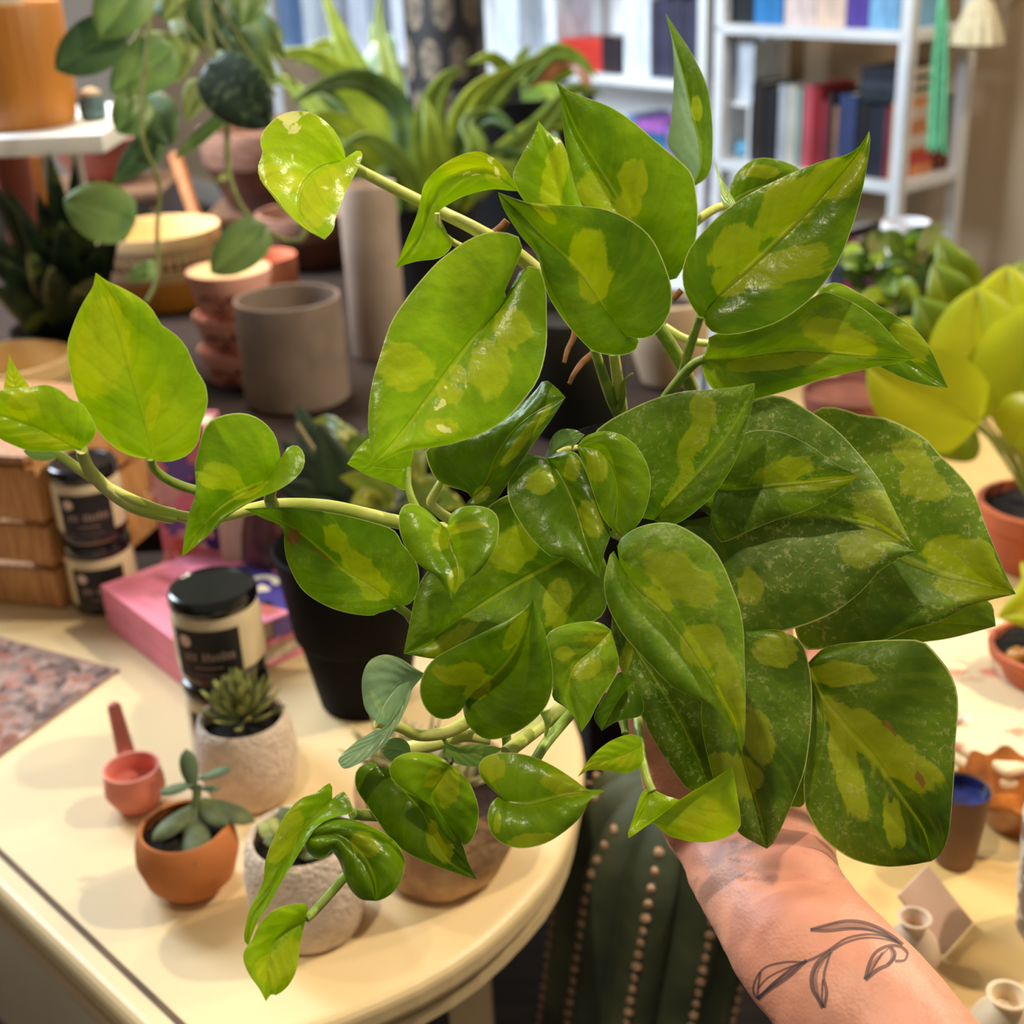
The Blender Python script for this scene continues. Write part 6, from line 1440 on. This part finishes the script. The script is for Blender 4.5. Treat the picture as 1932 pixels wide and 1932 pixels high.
for L_ in ((1848,800,1636,690,190,-.03,lime),(1852,790,1842,540,190,.0,lime),(1890,760,1900,500,170,.04,lime),(1910,790,1985,560,200,-.02,lime),(1842,806,1740,850,110,.04,limg),(1800,660,1728,560,100,.05,limg),(1815,600,1760,495,90,.08,limg),(1890,610,1930,490,90,.07,limg),(1905,840,1990,760,140,-.04,lime),(1790,660,1860,570,90,.03,limg),(1830,560,1770,450,80,.1,limg),(1760,720,1700,600,120,.06,lime)):
    limeleaf(o, tc_, *L_, LZ, shp='round' if L_[-1] is lime else 'ovate')
q = Vector((P(1960, 1300, 1.0).x, P(1960, 1300, 1.0).y, CHH)); R = 98*1.0/FPX; H = P(1960, 1195, 1.0).z-CHH
o = terr(q, R, H, 'terracotta pot with lime leaves at the right edge, standing on the printed cloth')
limeleaf(o, q+UP*H*.85, 1990, 1130, 1882, 1165, 130, -.02, lime, 1.0)
limeleaf(o, q+UP*H*.85, 1985, 1130, 1925, 1060, 90, .0, lime, 1.0)
q = T(1925, 1292, TH+ch*1.05); 
o = empty('amber_ornament', q, 'small amber glass rose on the cloth before the front terracotta pot', 'ornament')
for k in range(7):
    a = k*.9; r = .012*(1-k*.09)
    MB().ball(q+UP*(.012+.003*k)+Vector((.010*math.cos(a)*(1-k/9), .010*math.sin(a)*(1-k/9), 0)), (r*.8, r*.8, r), 12, 8).build('petal', mat('amber_pale', (214, 160, 84), .15, .3, 40, c2=(170, 110, 40)), o)
# green plant behind the lime one
q = Vector((P(1690, 640, 1.62).x, P(1690, 640, 1.62).y, RH)); GZ = 1.62
zt = P(1690, 590, GZ).z-RH
o = empty('bushy_green_plant', q, 'bushy mixed green plant in a dark clay pot, behind the right pothos leaves', 'plant')
MB().lathe(q, [(0,.0004),(.06,.0004),(.08,zt-.01),(.082,zt),(.075,zt),(.07,zt-.03),(0,zt-.03)], 32).build('pot_body', mat('red_clay', (132, 72, 52), .6, .2, 20), o)
gm_ = [leaf_mat('bush_lime', (128, 150, 20), (150, 168, 24), .35), leaf_mat('bush_green', (72, 104, 30), (98, 126, 34), .25), leaf_mat('bush_dark', (52, 80, 40), (70, 96, 44), .15), leaf_mat('bush_olive', (112, 118, 50), (96, 104, 44), .2)]
rn = random.Random(21)
tc_ = q+UP*(zt-.03)
for k in range(64):
    x0 = rn.uniform(1620, 1770); y0 = rn.uniform(470, 640); a_ = rn.uniform(-2.9, .1) if y0 < 560 else rn.uniform(-3.4, .5); L_ = rn.uniform(46, 88)
    x1 = x0 + L_*math.cos(a_); y1 = y0 + L_*math.sin(a_)*.8
    a, b_ = P(x0, y0, GZ+rn.uniform(-.06, .10)), P(x1, y1, GZ+rn.uniform(-.10, .10))
    fc = (CAMLOC-a).normalized() + Vector((rn.uniform(-.8, .8), rn.uniform(-.3, .3), rn.uniform(-.2, .9)))
    blade(o, [a, a.lerp(b_, .5)+UP*.010, b_-UP*.006], rn.uniform(26, 46)*GZ/FPX, gm_[(0,1,2,3,1,0,3)[k % 7]], 'ovate', bulge=.002, fold=.25, seed=k, NU=9, NV=3, face=fc.normalized())
    if k % 2: MB().tube(cr([tc_, tc_.lerp(a, .55)+UP*.015, a], 8), .0015, 6).build('stalk', mat('lime_petiole', (150, 152, 50), .5), o)
q = Vector((P(1605, 745, 1.5).x, P(1605, 745, 1.5).y, RH))
cylpot('brown_planter', q, .055, P(1605, 735, 1.5).z-RH, mat('brown_red_clay', (128, 70, 50), .6, .25, 20), 'dark reddish clay planter glimpsed between the right pothos leaves', 'planter', .8, depth=.9)
q = Vector((P(1705, 470, 1.9).x, P(1705, 470, 1.9).y, RH))
o = cylpot('white_mug', q, .034, P(1705, 412, 1.9).z-RH, mat('mug_white', (232, 232, 236), .35, .05, 10), 'white mug with a blue mark, in front of the bookcase post', 'mug', .95, depth=.9)
MB().ball(q + Vector((.008, -.0335, P(1715, 448, 1.9).z-RH)), (.008, .002, .009), 12, 8).build('blue_mark', mat('mug_blue', (60, 80, 190), .4), o)

# ------------------------------------------------------------------ columnar cactus between the tables
CZ = .97
ct = P(1284, 1450, CZ); cb = Vector((ct.x-.062, ct.y+.02, .26)); 
o = empty('columnar_cactus', Vector((cb.x, cb.y, 0)), 'tall dark green ribbed cactus with rows of spine cushions, standing on the floor between tables', 'cactus')
MB().lathe((cb.x, cb.y, 0), [(0,.001),(.055,.001),(.066,.24),(.072,.25),(.072,.275),(.067,.275),(.065,.25),(0,.25)], 40).build('pot_body', mat('cactus_pot', (120, 78, 56), .7, .1, 20), o)
cac = mat('cactus_skin', (88, 96, 66), .65, .2, 14, c2=(56, 66, 48)); are = mat('areole', (186, 150, 118), .9, .2, 200)
axd = (ct-cb); Hc = axd.length; axd.normalize(); sxx = axd.cross(Vector((0,1,0))).normalized(); syy = sxx.cross(axd)*-1
NR = 10; RC = .078
def cpt(a, h, k=0):
    rr = RC*(1-.0*h) * (.80+.20*abs(math.cos(a*NR/2))**.8) 
    if h > .82: rr *= math.sqrt(max(0, 1-((h-.82)/.18)**2))
    if h < .2: rr *= .72+.28*h/.2
    return cb + axd*(Hc*h) + (sxx*math.cos(a)+syy*math.sin(a))*(rr+k)
MB().grid(lambda i, j: cpt(2*math.pi*i, j), 96, 40).build('column', cac, o)
ab = MB()
for r_ in range(NR):
    a = 2*math.pi*r_/NR
    for k in range(40):
        h = .03+.93*k/40; ab.ball(cpt(a, h, .0005), (.0030+.0012*((k*7+r_*3) % 4)/3, .0030+.0012*((k*5) % 4)/3, .0036), 6, 4)
x = ab.build('spine_cushions', are, o); x['kind'] = 'stuff'
